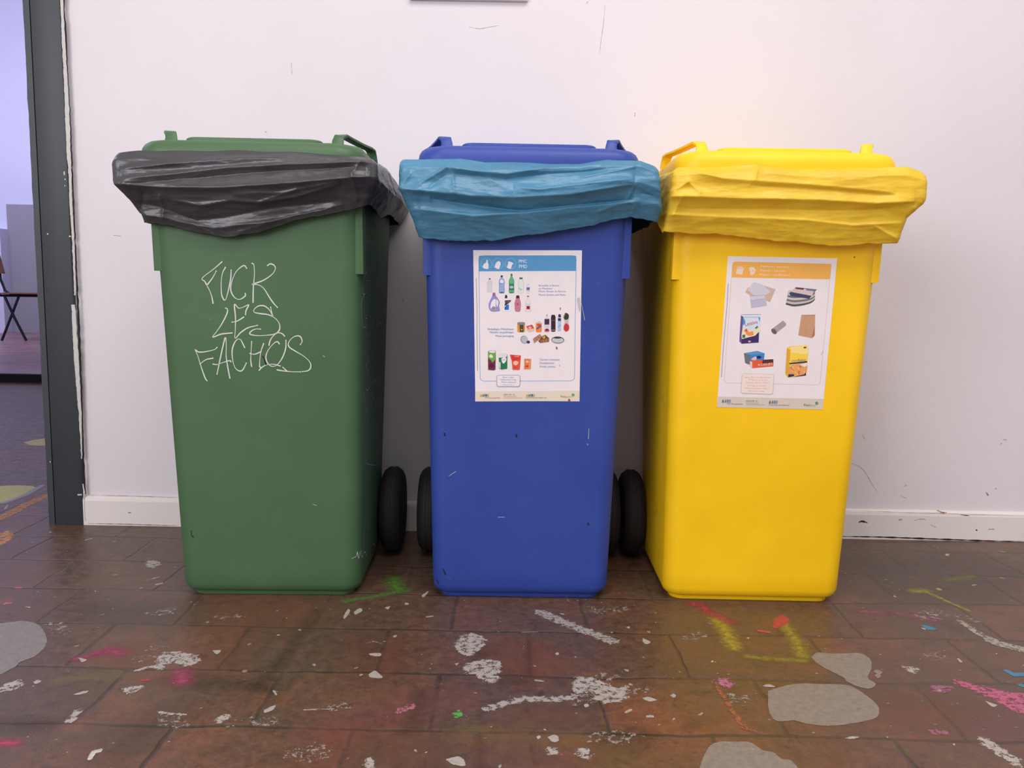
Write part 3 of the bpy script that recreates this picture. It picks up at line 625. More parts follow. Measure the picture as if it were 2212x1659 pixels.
# ---- printed and written surfaces
_fonts = {}
def text_mesh(s):
    cu = bpy.data.curves.new('t', 'FONT'); cu.body = s; cu.size = 1; cu.resolution_u = 2
    ob = bpy.data.objects.new('t', cu); C.objects.link(ob)
    dg = bpy.context.evaluated_depsgraph_get(); dg.update(); me = bpy.data.meshes.new_from_object(ob.evaluated_get(dg))
    v = np.array([tuple(x.co)[:2] for x in me.vertices]); f = [tuple(p.vertices) for p in me.polygons]
    bpy.data.objects.remove(ob); bpy.data.curves.remove(cu); bpy.data.meshes.remove(me); return v, f
_pm = {}
def ink(c):
    if c not in _pm: _pm[c] = plain('ink_%02x%02x%02x' % c, c, .38, var=.02)
    return _pm[c]
class Sheet:
    def __init__(s, fr, mp): s.fr = fr; s.mp = mp; s.V = []; s.F = []; s.fm = []; s.mats = []; s.lay = .0006
    def mi(s, c):
        m = ink(c) if isinstance(c, tuple) else c
        if m not in s.mats: s.mats.append(m)
        return s.mats.index(m)
    def pt(s, p, off): return s.fr.face(*s.mp(p), off)
    def poly(s, pts, c, raw=False):
        s.lay += .000006; b = len(s.V); s.V += [s.pt(p, s.lay) for p in pts]; s.F.append(tuple(range(b, b+len(pts)))[::-1]); s.fm.append(s.mi(c))
    def smooth(s, pts, c, k=5): s.poly(catmull(list(pts)+[pts[0]], k)[:-1], c)
    def ell(s, cx, cy, rx, ry, c, n=24, rot=0):
        s.poly([(cx+rx*math.cos(t)*math.cos(rot)-ry*math.sin(t)*math.sin(rot), cy+rx*math.cos(t)*math.sin(rot)+ry*math.sin(t)*math.cos(rot)) for t in np.linspace(0, 2*math.pi, n+1)[:-1]], c)
    def stroke(s, pts, w, c, closed=False, k=0):
        if k: pts = catmull(pts, k)
        if closed: pts = list(pts)+[pts[0]]
        s.lay += .000006; P = [np.array(p, float) for p in pts]; b = len(s.V); n = len(P)
        for i, p in enumerate(P):
            t0 = P[i]-P[i-1] if i else (P[i]-P[-2] if closed else P[1]-P[0]); t1 = P[i+1]-P[i] if i < n-1 else (P[1]-P[0] if closed else t0)
            t = t0/(np.linalg.norm(t0)+1e-9)+t1/(np.linalg.norm(t1)+1e-9); t /= (np.linalg.norm(t)+1e-9); q = np.array([-t[1], t[0]])*w/2
            s.V += [s.pt(p+q, s.lay), s.pt(p-q, s.lay)]
        for i in range(n-1): s.F.append((b+2*i, b+2*i+1, b+2*i+3, b+2*i+2)); s.fm.append(s.mi(c))
    def rr(s, x0, y0, x1, y1, r, w=None, c=None, fill=None, quad=None, open_=None):
        pts = []
        for (cx, cy, a0) in ((x0+r, y0+r, 180), (x1-r, y0+r, 270), (x1-r, y1-r, 0), (x0+r, y1-r, 90)):
            for k in range(6): a = math.radians(a0+18*k); pts.append((cx+r*math.cos(a), cy+r*math.sin(a)))
        if quad:  # bilinear map of the unit box onto four corners tl,tr,br,bl
            tl, tr, br, bl = [np.array(q, float) for q in quad]; out = []
            for (x, y) in pts: u = (x-x0)/(x1-x0); v = (y-y0)/(y1-y0); out.append(tuple((tl*(1-u)+tr*u)*(1-v)+(bl*(1-u)+br*u)*v))
            pts = out
        if fill: s.poly(pts, fill)
        if w: s.stroke(pts, w, c, True)
    def text(s, t, x0, y0, x1, y1, h, c):
        """baseline from (x0,y0) to (x1,y1), cap height h, all in crop pixels"""
        v, f = text_mesh(t); v = v.copy(); lo, hi = v[:, 0].min(), v[:, 0].max(); u = (v[:, 0]-lo)/(hi-lo); vv = v[:, 1]/.70
        d = np.array([x1-x0, y1-y0], float); L0 = np.linalg.norm(d); nrm = np.array([d[1], -d[0]])/L0
        s.lay += .000006; b = len(s.V)
        for a, e in zip(u, vv): p = np.array([x0, y0])+d*a+nrm*h*e; s.V.append(s.pt(p, s.lay))
        for q in f: s.F.append(tuple(i+b for i in q)); s.fm.append(s.mi(c))
    def done(s, name, parent, base=None):
        return mesh_obj(name, s.V, s.F, s.mats, parent, fm=s.fm)

PAPER = (236, 226, 228); SKY = (84, 150, 200); TXT = (110, 150, 190); ORG = (240, 178, 84)
def sheet_base(sh, corners, c=PAPER):
    fr = sh.fr; b = len(sh.V); o = .0006; P = [fr.face(*p, o) for p in corners]; Q = [fr.face(*p, -.0004) for p in corners]
    sh.V += P+Q; mi = sh.mi(c)
    for f in ((3, 2, 1, 0), (0, 1, 5, 4), (1, 2, 6, 5), (2, 3, 7, 6), (3, 0, 4, 7)): sh.F.append(tuple(i+b for i in f)); sh.fm.append(mi)
def bottle(sh, cx, t, b, w, c, cap, neck=.35, nh=.28, edge=None, ch=.08, cw=1.0):
    h = b-t; n = w*neck
    out = [(-n/2, t+h*ch*.5), (-n/2, t+h*nh*.5), (-w*.44, t+h*nh), (-w/2, t+h*(nh+.12)), (-w*.46, t+h*.62), (-w/2, t+h*.85), (-w*.46, b-h*.02), (-w*.3, b)]
    pts = [(cx+x, y) for x, y in out]+[(cx-x, y) for x, y in reversed(out)]
    if edge: sh.poly([(cx+(p[0]-cx)*1.10, p[1]+(1.5 if p[1] > (t+b)/2 else 0)) for p in pts], edge)
    sh.poly(pts, c); sh.poly([(cx-n*.55*cw, t), (cx+n*.55*cw, t), (cx+n*.55*cw, t+h*ch), (cx-n*.55*cw, t+h*ch)], cap)
def blue_sticker(fr, body):
    k = 8.508; sh = Sheet(fr, lambda p: (1010+p[0]/k, 530+p[1]/k)); Y2 = 160*k   # second crop starts at y=690
    sheet_base(sh, [(1022.2, 540.3), (1257.2, 540.8), (1251.8, 867), (1026.8, 865.8)])
    bot = lambda y: y+Y2
    # footer band, header band, frame line
    sh.poly([(140, bot(1325)), (2060, bot(1310)), (2058, bot(1500)), (140, bot(1508))], (226, 212, 192))
    fq = [(205, 190), (1998, 188), (1964, bot(1130)), (232, bot(1136))]
    sh.rr(0, 0, 100, 160, 4.5, 9, SKY, quad=fq)
    sh.poly([(206, 220), (212, 200), (228, 190), (1975, 188), (1992, 196), (1998, 215), (1993, 470), (212, 478)], SKY)
    for cx in (345, 563, 790):
        sh.stroke([(cx+98*math.cos(t), 335+98*math.sin(t)) for t in np.linspace(0, 2*math.pi, 33)[:-1]], 5, (160, 200, 230), True)
    I = (232, 230, 234)
    sh.smooth([(345, 265), (372, 272), (372, 310), (385, 350), (378, 425), (330, 430), (278, 400), (300, 345), (340, 310)], I)
    sh.poly([(545, 300), (570, 285), (608, 310), (608, 355), (580, 430), (560, 436), (495, 400), (520, 325)], I)
    sh.poly([(745, 295), (800, 305), (840, 330), (842, 352), (822, 345), (800, 425), (770, 432), (722, 405), (745, 340)], I)
    sh.text('PMC', 945, 322, 1090, 322, 62, (236, 236, 240)); sh.text('PMD', 945, 415, 1095, 415, 60, (236, 236, 240))
    # bottles, top row
    bottle(sh, 407, 603, 868, 76, (214, 210, 216), (60, 90, 160), .4, .22, (150, 150, 158), .09)
    bottle(sh, 628, 552, 880, 96, (150, 170, 215), (30, 30, 70), .36, .26, (60, 75, 130), .1)
    sh.ell(628, 668, 34, 40, (225, 228, 238)); sh.stroke([(600, 690), (615, 705), (645, 700)], 8, (40, 50, 90)); sh.ell(628, 868, 40, 12, (50, 80, 160))
    bottle(sh, 808, 522, 880, 92, (96, 178, 122), (40, 120, 70), .34, .30, (40, 110, 66), .12)
    sh.poly([(768, 700), (850, 700), (850, 825), (768, 825)], (60, 110, 104)); sh.ell(808, 768, 34, 26, (170, 200, 190)); sh.poly([(775, 700), (845, 700), (835, 725), (785, 722)], (30, 150, 70)); sh.ell(808, 868, 32, 10, (20, 120, 60))
    bottle(sh, 982, 590, 878, 88, (222, 226, 222), (30, 112, 66), .62, .22, (160, 168, 166), .11)
    sh.stroke([(942, 790), (960, 790), (975, 825), (1000, 800)], 9, (70, 140, 90), k=5)
    bottle(sh, 1112, 706, 880, 58, (222, 222, 226), (205, 205, 210), .7, .22, (170, 172, 180), .14)
    sh.poly([(1084, 772), (1140, 772), (1140, 818), (1084, 818)], (84, 104, 180)); sh.poly([(1088, 818), (1138, 818), (1134, 842), (1092, 842)], (206, 190, 130))
    # second row
    sh.smooth([(455, 930), (520, 930), (560, 980), (592, 1050), (580, 1120), (595, 1200), (545, 1215), (440, 1215), (395, 1160), (388, 1080), (420, 1000)], (150, 140, 200))
    sh.smooth([(535, 990), (565, 1030), (562, 1090), (545, 1130), (528, 1080), (530, 1020)], PAPER)
    sh.smooth([(480, 990), (520, 1000), (515, 1120), (520, 1180), (450, 1190), (420, 1140), (440, 1040)], (232, 228, 236))
    sh.smooth([(430, 1170), (470, 1120), (520, 1150), (500, 1188), (450, 1188)], (150, 140, 148)); sh.poly([(462, 868), (508, 868), (518, 932), (456, 932)], (170, 96, 150))
    sh.poly([(680, 970), (790, 985), (805, 1010), (800, 1080), (800, 1190), (760, 1215), (680, 1210), (672, 1100)], (228, 226, 232)); sh.poly([(682, 970), (692, 912), (722, 912), (734, 955), (720, 975)], (36, 28, 60))
    sh.poly([(700, 1010), (798, 1005), (796, 1035), (690, 1050), (680, 1020)], (90, 60, 50)); sh.poly([(690, 1050), (790, 1040), (720, 1090), (680, 1120)], (60, 44, 60)); sh.poly([(706, 1090), (760, 1088), (758, 1185), (700, 1185)], (40, 110, 190)); sh.poly([(684, 1130), (704, 1120), (704, 1185), (684, 1185)], (40, 50, 100))
    sh.smooth([(890, 970), (950, 970), (980, 1060), (975, 1140), (965, 1212), (880, 1212), (866, 1130), (864, 1060)], (196, 120, 140)); sh.poly([(898, 920), (946, 920), (958, 972), (888, 972)], (50, 26, 40)); sh.poly([(902, 1062), (936, 1062), (936, 1100), (902, 1100)], (150, 90, 70))
    bottle(sh, 1112, 926, 1218, 88, (226, 222, 228), (200, 50, 60), .36, .36, (178, 172, 180), .08); sh.text('JAVEL', 1078, 1090, 1146, 1090, 16, (90, 85, 100))
    sh.poly([(1082, 1112), (1146, 1112), (1146, 1176), (1082, 1176)], (210, 50, 60)); sh.stroke([(1096, 1126), (1132, 1162)], 12, (30, 10, 15)); sh.stroke([(1132, 1126), (1096, 1162)], 12, (30, 10, 15))
    B = (104, 138, 190)
    for y, x1, t in ((752, 1680, 'Bouteilles et flacons'), (806, 1555, 'en Plastique'), (858, 1805, 'Plastic flessen en flacons'), (922, 1800, 'Plastic bottles and flasks')):
        sh.text(t, 1310, y, x1, y, 30, B)
    # metal row
    def can(cx, t, b, w, c, top=(180, 180, 184)): sh.poly([(cx-w/2, t+12), (cx+w/2, t+12), (cx+w/2, b-14), (cx+w*.3, b), (cx-w*.3, b), (cx-w/2, b-14)], c); sh.ell(cx, t+12, w/2, 14, top)
    can(985, bot(48), bot(236), 140, (226, 140, 50), (150, 150, 156)); sh.poly([(918, bot(62)), (1052, bot(62)), (1046, bot(100)), (920, bot(100))], (130, 130, 136)); sh.poly([(955, bot(100)), (1030, bot(100)), (1028, bot(232)), (962, bot(232))], (60, 74, 44)); sh.poly([(970, bot(180)), (1015, bot(178)), (1000, bot(208))], (230, 150, 60))
    sh.poly([(1075, bot(125)), (1185, bot(95)), (1226, bot(165)), (1120, bot(185))], (208, 76, 56)); sh.poly([(1075, bot(125)), (1120, bot(185)), (1226, bot(165)), (1222, bot(215)), (1130, bot(232)), (1085, bot(195))], (226, 196, 150)); sh.smooth([(1110, bot(150)), (1150, bot(125)), (1180, bot(160)), (1140, bot(178))], (220, 170, 190))
    can(1308, bot(50), bot(236), 108, (238, 134, 56), (208, 196, 192)); sh.poly([(1265, bot(160)), (1350, bot(90)), (1360, bot(130)), (1275, bot(192))], (96, 90, 130)); sh.ell(1308, bot(98), 28, 26, (214, 70, 50)); sh.ell(1318, bot(42), 22, 14, (206, 200, 204))
    can(1458, 1352, bot(232), 92, (214, 204, 212), (214, 206, 212)); sh.poly([(1414, 1352), (1504, 1352), (1500, bot(95)), (1414, bot(95))], (54, 42, 82)); sh.poly([(1414, bot(185)), (1500, bot(185)), (1496, bot(225)), (1420, bot(225))], (204, 56, 60)); sh.ell(1460, bot(185), 24, 16, (60, 20, 30)); sh.poly([(1446, 1300), (1470, 1300), (1490, 1352), (1425, 1352)], (220, 214, 220)); sh.poly([(1454, 1262), (1462, 1262), (1466, 1302), (1450, 1302)], (120, 116, 126))
    sh.poly([(1534, 1310), (1548, 1276), (1600, 1276), (1616, 1310), (1616, bot(210)), (1600, bot(225)), (1548, bot(225)), (1534, bot(210))], (44, 28, 46)); sh.poly([(1538, bot(16)), (1612, bot(14)), (1612, bot(22)), (1538, bot(24))], (150, 80, 90)); sh.poly([(1538, bot(192)), (1612, bot(192)), (1612, bot(202)), (1538, bot(202))], (170, 160, 176))
    sh.poly([(1660, 1330), (1718, 1330), (1716, bot(212)), (1660, bot(212))], (170, 196, 232)); sh.smooth([(1668, 1320), (1670, 1275), (1690, 1264), (1710, 1275), (1714, 1320)], (54, 40, 84)); sh.poly([(1662, 1340), (1716, 1340), (1716, 1390), (1662, 1390)], (40, 40, 80)); sh.stroke([(1668, bot(150)), (1700, bot(100)), (1710, bot(90))], 8, (70, 120, 190))
    sh.smooth([(1770, bot(-10)), (1860, bot(-10)), (1850, bot(40)), (1866, bot(110)), (1862, bot(190)), (1815, bot(225)), (1768, bot(190)), (1766, bot(110)), (1786, bot(40))], (206, 180, 186)); sh.smooth([(1768, 1300), (1790, 1250), (1820, 1244), (1860, 1280), (1850, 1350), (1800, 1370), (1770, 1340)], (44, 60, 44)); sh.smooth([(1775, bot(110)), (1815, bot(70)), (1862, bot(120)), (1858, bot(190)), (1815, bot(220)), (1770, bot(185))], (196, 48, 54)); sh.stroke([(1768, 1310), (1790, 1262)], 14, (230, 110, 70))
    sh.ell(1040, bot(370), 62, 72, (110, 110, 118), rot=-.4); sh.ell(1044, bot(372), 56, 64, (186, 186, 194), rot=-.4); sh.ell(1115, bot(415), 32, 26, (50, 48, 110))
    sh.poly([(1200, bot(355)), (1330, bot(265)), (1370, bot(320)), (1225, bot(436))], (176, 128, 96)); sh.stroke([(1245, bot(330)), (1290, bot(385))], 6, (120, 80, 60)); sh.stroke([(1285, bot(300)), (1330, bot(352))], 6, (120, 80, 60))
    sh.poly([(1300, bot(400)), (1380, bot(300)), (1430, bot(282)), (1498, bot(345)), (1495, bot(410)), (1335, bot(432))], (112, 70, 46)); sh.poly([(1372, bot(320)), (1420, bot(290)), (1432, bot(340)), (1400, bot(362))], (200, 160, 70)); sh.poly([(1330, bot(385)), (1490, bot(350)), (1490, bot(405)), (1335, bot(430))], (150, 96, 70)); sh.stroke([(1390, bot(372)), (1402, bot(420))], 5, (220, 190, 150)); sh.stroke([(1445, bot(360)), (1452, bot(412))], 5, (220, 190, 150))
    sh.ell(1658, bot(376), 118, 64, (86, 86, 92), rot=.04); sh.ell(1658, bot(380), 108, 50, (196, 196, 200), rot=.04); sh.ell(1655, bot(338), 70, 16, (60, 60, 64))
    for y, x0, t in ((192, 370, 'Emballages Métalliques'), (250, 408, 'Metalen verpakkingen'), (318, 515, 'Metal packaging')): sh.text(t, x0, bot(y), 848, bot(y), 34, B)
    # drips
    sh.smooth([(1700, 1135), (1716, 1155), (1708, 1185), (1694, 1175)], (180, 120, 80)); sh.smooth([(1632, bot(490)), (1655, bot(530)), (1640, bot(552)), (1622, bot(525))], (160, 90, 50)); sh.poly([(1840, bot(1500)), (1868, bot(1452)), (1894, bot(1498))], (130, 70, 30))
    sh.smooth([(2010, 975), (2055, 960), (2070, 1060), (2064, 1220), (2030, 1120)], (196, 190, 190)); sh.poly([(1684, bot(830)), (1698, bot(850)), (1692, bot(862))], (60, 60, 60))
    # cartons
    sh.poly([(375, bot(590)), (420, bot(565)), (505, bot(570)), (518, bot(610)), (512, bot(920)), (480, bot(936)), (378, bot(925))], (112, 40, 72)); sh.poly([(378, bot(610)), (516, bot(606)), (508, bot(740)), (460, bot(790)), (400, bot(720)), (378, bot(700))], (110, 170, 70)); sh.poly([(380, bot(600)), (420, bot(568)), (500, bot(572)), (512, bot(612)), (440, bot(616))], (224, 220, 218)); sh.smooth([(390, bot(680)), (430, bot(640)), (470, bot(690)), (430, bot(705))], (226, 226, 214)); sh.ell(440, bot(850), 44, 40, (80, 20, 50))
    sh.poly([(572, bot(640)), (690, bot(615)), (730, bot(640)), (728, bot(905)), (620, bot(920)), (580, bot(900))], (30, 118, 72)); sh.poly([(572, bot(638)), (690, bot(608)), (728, bot(640)), (718, bot(690)), (630, bot(700)), (575, bot(705))], (222, 218, 220)); sh.smooth([(622, bot(720)), (680, bot(690)), (716, bot(730)), (690, bot(790)), (660, bot(810)), (630, bot(780))], (232, 228, 232)); sh.text('LAIT', 640, bot(758), 700, bot(745), 24, (50, 60, 60)); sh.poly([(575, bot(780)), (606, bot(790)), (606, bot(905)), (584, bot(895))], (208, 216, 214))
    sh.poly([(776, bot(645)), (978, bot(660)), (970, bot(800)), (958, bot(925)), (828, bot(925)), (812, bot(760))], (226, 84, 56)); sh.poly([(800, bot(665)), (972, bot(672)), (966, bot(745)), (830, bot(760)), (812, bot(740))], (204, 56, 40)); sh.smooth([(835, bot(790)), (880, bot(760)), (935, bot(790)), (900, bot(840)), (850, bot(830))], (232, 190, 170)); sh.text('SOUPE', 862, bot(690), 950, bot(692), 20, (240, 220, 210)); sh.stroke([(850, bot(870)), (880, bot(890)), (915, bot(875))], 8, (130, 30, 30), k=4)
    sh.poly([(1040, bot(720)), (1168, bot(725)), (1160, bot(912)), (1036, bot(912)), (1046, bot(800))], (232, 150, 70)); sh.poly([(1046, bot(730)), (1130, bot(730)), (1126, bot(905)), (1044, bot(905))], (228, 116, 66)); sh.ell(1096, bot(778), 28, 20, (206, 200, 214)); sh.poly([(1068, bot(850)), (1120, bot(845)), (1118, bot(870)), (1068, bot(876))], (196, 40, 40)); sh.ell(1105, bot(716), 20, 8, (226, 214, 214))
    for y, x1, t in ((752, 1690, 'Cartons à boissons'), (816, 1590, 'Drankkartons'), (880, 1610, 'Drinks cartons')): sh.text(t, 1328, bot(y), x1, bot(y), 34, B)
    sh.rr(538, bot(1024), 962, bot(1232), 36, 8, (110, 140, 186), fill=PAPER)
    for y, x0, x1, h, t in ((1076, 648, 852, 28, 'Bien vidés'), (1120, 602, 892, 28, 'Helemaal leeg'), (1166, 618, 886, 28, 'Well emptied'), (1208, 645, 845, 18, 'Maximum 8 L')): sh.text(t, x0, bot(y), x1, bot(y), h, (96, 122, 176))
    # footer marks
    for x0 in (230, 1075):
        for i, (dx, w, c) in enumerate(((0, 34, (206, 160, 70)), (40, 30, (110, 104, 110)), (78, 18, (60, 120, 150)), (102, 22, (90, 84, 90)), (130, 26, (170, 160, 160)))):
            sh.poly([(x0+dx, bot(1415)), (x0+dx+w*.4, bot(1372)), (x0+dx+w*.7, bot(1372)), (x0+dx+w, bot(1415))] if i < 2 else [(x0+dx, bot(1372)), (x0+dx+w, bot(1372)), (x0+dx+w*.9, bot(1418)), (x0+dx+3, bot(1418))], c)
    sh.text('net', 325, bot(1445), 385, bot(1445), 20, (60, 120, 160)); sh.text('brussel.be', 400, bot(1448), 600, bot(1448), 18, (60, 50, 50)); sh.text('propreté', 1075, bot(1445), 1232, bot(1445), 20, (60, 120, 160)); sh.text('bruxelles.be', 1248, bot(1446), 1448, bot(1446), 18, (60, 50, 50))
    sh.text('0800/981 81', 660, bot(1390), 866, bot(1388), 20, (120, 150, 50)); sh.text('www.netbrussel.be', 660, bot(1418), 900, bot(1416), 12, (110, 100, 90)); sh.text('www.bruxelles-proprete.be', 660, bot(1446), 1000, bot(1444), 12, (110, 100, 90))
    sh.text('Fost', 1715, bot(1432), 1806, bot(1432), 34, (90, 120, 50)); sh.text('plus', 1810, bot(1432), 1915, bot(1432), 30, (170, 180, 120)); sh.ell(1940, bot(1385), 24, 24, (60, 150, 60)); sh.stroke([(1928, bot(1388)), (1938, bot(1396)), (1954, bot(1372))], 5, (220, 235, 210))
    sh.stroke([(158, 600), (172, 1100), (172, bot(200)), (182, bot(950))], 5, (96, 84, 88))
    o = sh.done('label_sticker', body); o['label'] = 'white sorting sticker with a blue header reading PMC PMD'
    return o

def yellow_sticker(fr, body):
    k = 7.9; sh = Sheet(fr, lambda p: (1540+p[0]/k, 545+p[1]/k)); Y2 = 170*k; bot = lambda y: y+Y2
    sheet_base(sh, [(1572.3, 553.4), (1808.8, 558.2), (1777.2, 884.8), (1548.6, 879.5)])
    O2 = (206, 160, 130)
    sh.poly([(90, bot(1120)), (1894, bot(1160)), (1870, bot(1340)), (65, bot(1298))], (214, 200, 188))
    # frame
    sh.rr(0, 0, 100, 150, 4, 5, O2, quad=[(336, 160), (2022, 200), (1826, bot(922)), (190, bot(886))])
    sh.poly([(334, 190), (350, 165), (370, 160), (2000, 198), (2018, 206), (2022, 225), (1992, 462), (325, 430)], ORG)
    Ic = (240, 214, 190)
    sh.poly([(415, 243), (505, 245), (505, 268), (535, 265), (520, 300), (500, 380), (400, 370), (392, 345), (410, 290)], Ic); sh.stroke([(420, 268), (505, 275)], 8, (226, 170, 110))
    sh.poly([(615, 270), (640, 250), (700, 250), (715, 285), (736, 300), (700, 370), (665, 388), (640, 385), (630, 330)], Ic); sh.ell(683, 318, 12, 12, ORG)
    for (cx) in (462, 680): sh.stroke([(cx+92*math.cos(t), 315+92*math.sin(t)) for t in np.linspace(0, 2*math.pi, 33)[:-1]], 3, (240, 188, 108), True)
    for x0, y0, x1, y1, t in ((815, 252, 1296, 268, 'Papiers - cartons'), (808, 322, 1234, 332, 'Papier - karton'), (800, 392, 1312, 406, 'Paper - cardboard')): sh.text(t, x0, y0, x1, y1, 32, (246, 224, 196))
    # envelopes
    sh.poly([(600, 600), (880, 570), (1070, 630), (975, 850), (640, 745), (552, 680)], (206, 178, 158)); sh.poly([(690, 508), (850, 550), (985, 675), (870, 740), (700, 730), (595, 640)], (208, 204, 216)); sh.poly([(625, 745), (880, 728), (925, 912), (655, 956)], (190, 188, 206)); sh.poly([(625, 745), (880, 728), (888, 780), (640, 822)], (206, 204, 218)); sh.stroke([(632, 745), (880, 730)], 8, (160, 156, 176)); sh.stroke([(642, 825), (850, 800)], 7, (166, 164, 184))
    # newspapers
    for i, c in enumerate(((84, 80, 74), (196, 190, 186), (120, 114, 108), (204, 198, 196), (110, 106, 104), (196, 190, 188))):
        d = 225-36*i; sh.smooth([(1240+8*i, 690+d*.9), (1400, 700+d), (1640, 690+d*.85), (1740, 650+d*.7), (1700, 620+d*.6), (1500, 640+d*.6), (1300, 620+d*.6)], c, 3)
    sh.poly([(1300, 700), (1420, 595), (1775, 632), (1640, 795), (1330, 745)], (60, 66, 92)); sh.poly([(1330, 675), (1420, 600), (1740, 640), (1690, 745)], (214, 190, 190)); sh.poly([(1400, 600), (1560, 612), (1545, 640), (1420, 628)], (110, 60, 60)); sh.poly([(1570, 612), (1770, 634), (1740, 668), (1600, 650)], (110, 124, 146))
    # washing powder box
    sh.poly([(482, 1062), (820, 1062), (800, bot(200)), (780, bot(205)), (486, bot(220)), (450, bot(175))], (214, 222, 232)); sh.poly([(478, 1075), (518, 1100), (488, bot(216)), (450, bot(175))], (110, 76, 140)); sh.poly([(515, 1100), (555, 1180), (530, 1250), (508, 1230)], (60, 150, 210)); sh.poly([(770, 1108), (808, 1110), (800, 1190)], (70, 150, 210)); sh.stroke([(520, 1108), (808, 1112)], 5, (100, 110, 150)); sh.stroke([(484, 1062), (818, 1062)], 6, (96, 100, 140))
    sh.smooth([(505, 1290), (640, 1330), (795, 1270), (790, bot(30)), (700, bot(90)), (500, bot(130))], (236, 222, 186)); sh.poly([(490, bot(140)), (600, bot(110)), (720, bot(80)), (788, bot(10)), (780, bot(198)), (488, bot(218))], (66, 40, 96)); sh.smooth([(540, 1345), (580, 1310), (620, 1360), (680, 1345), (690, bot(70)), (590, bot(75))], (240, 150, 90)); sh.stroke([(540, 1345), (575, 1305), (570, 1350)], 22, (216, 70, 50)); sh.smooth([(715, 1290), (760, 1255), (768, 1285), (735, 1305)], (30, 130, 120)); sh.poly([(502, bot(68)), (552, bot(60)), (550, bot(118)), (502, bot(118))], (50, 120, 90)); sh.poly([(603, bot(165)), (645, bot(165)), (645, bot(192)), (603, bot(192))], (196, 180, 206))
    sh.text('Lessive', 556, 1262, 766, 1215, 66, (172, 40, 66))
    # cardboard tube
    sh.poly([(1005, 1310), (1195, 1165), (1250, 1215), (1246, 1250), (1085, bot(30)), (1040, bot(10)), (1005, 1345)], (168, 152, 158)); sh.ell(1042, 1350, 36, 56, (112, 92, 96), rot=-.75); sh.stroke([(1075, 1275), (1150, 1345)], 6, (196, 184, 190))
    # paper bag
    sh.poly([(1510, 1068), (1745, 1062), (1738, bot(75)), (1690, bot(120)), (1458, bot(75))], (200, 152, 118)); sh.poly([(1738, 1250), (1738, bot(75)), (1690, bot(122)), (1700, bot(60))], (164, 116, 90)); sh.stroke([(1512, 1070), (1610, 1085), (1745, 1066)], 7, (170, 124, 94)); sh.stroke([(1585, 1085), (1575, bot(70))], 5, (186, 138, 106))
    # boxes
    sh.poly([(530, bot(380)), (760, bot(338)), (882, bot(385)), (870, bot(490)), (640, bot(580)), (550, bot(545))], (110, 112, 122)); sh.poly([(640, bot(420)), (880, bot(380)), (870, bot(490)), (640, bot(520))], (52, 130, 200)); sh.poly([(530, bot(378)), (760, bot(338)), (880, bot(380)), (650, bot(412))], (90, 150, 200)); sh.ell(785, bot(448), 42, 24, (26, 34, 80)); sh.smooth([(650, bot(490)), (690, bot(450)), (740, bot(440)), (730, bot(500))], (224, 190, 190))
    sh.poly([(630, bot(510)), (690, bot(500)), (1030, bot(480)), (1032, bot(602)), (672, bot(634)), (630, bot(600))], (222, 92, 56)); sh.poly([(850, bot(492)), (1030, bot(482)), (1032, bot(545)), (840, bot(560))], (84, 44, 36)); sh.poly([(630, bot(512)), (672, bot(530)), (672, bot(632)), (630, bot(602))], (236, 196, 186)); sh.text('KOEKJES', 776, bot(600), 1020, bot(575), 38, (238, 214, 204))
    sh.poly([(1262, bot(290)), (1310, bot(262)), (1600, bot(240)), (1636, bot(300)), (1590, bot(760)), (1285, bot(795)), (1235, bot(730))], (248, 206, 74)); sh.poly([(1262, bot(290)), (1325, bot(320)), (1285, bot(795)), (1235, bot(730))], (226, 168, 52)); sh.poly([(1320, bot(270)), (1600, bot(248)), (1632, bot(330)), (1610, bot(400)), (1330, bot(370))], (246, 222, 140)); sh.poly([(1548, bot(270)), (1594, bot(268)), (1594, bot(295)), (1548, bot(298))], (90, 84, 70))
    sh.poly([(1305, bot(545)), (1610, bot(512)), (1606, bot(540)), (1305, bot(570))], (40, 48, 96)); sh.text('cornflakes', 1345, bot(530), 1582, bot(512), 46, (40, 44, 90))
    sh.smooth([(1300, bot(590)), (1440, bot(560)), (1600, bot(560)), (1590, bot(720)), (1500, bot(760)), (1300, bot(740))], (232, 160, 96))
    rg = random.Random(4)
    for i in range(26): sh.ell(rg.uniform(1320, 1575), bot(rg.uniform(600, 735)), rg.uniform(10, 26), rg.uniform(6, 14), rg.choice([(240, 176, 90), (220, 130, 60), (246, 200, 130), (196, 96, 50)]), 8, rg.uniform(0, 3))
    sh.smooth([(1480, bot(572)), (1590, bot(550)), (1600, bot(590)), (1560, bot(610))], (232, 226, 220)); sh.poly([(1288, bot(738)), (1385, bot(738)), (1385, bot(772)), (1286, bot(790))], (54, 40, 86)); sh.poly([(1390, bot(778)), (1560, bot(740)), (1585, bot(700)), (1588, bot(758)), (1390, bot(784))], (44, 40, 50))
    sh.rr(0, 0, 100, 70, 7, 5, (206, 160, 130), fill=(240, 222, 216), quad=[(500, bot(725)), (1045, bot(740)), (1022, bot(1080)), (478, bot(1060))])
    for y, x0, x1, t in ((800, 545, 998, 'Sans film en plastique /'), (842, 610, 920, 'Propres et secs'), (892, 555, 970, 'Zonder plastic folie /'), (940, 592, 920, 'Droog en proper'), (988, 540, 962, 'Without plastic film /'), (1034, 610, 885, 'Dry and clean')):
        sh.text(t, x0, bot(y), x1, bot(y+6), 26, (216, 150, 120))
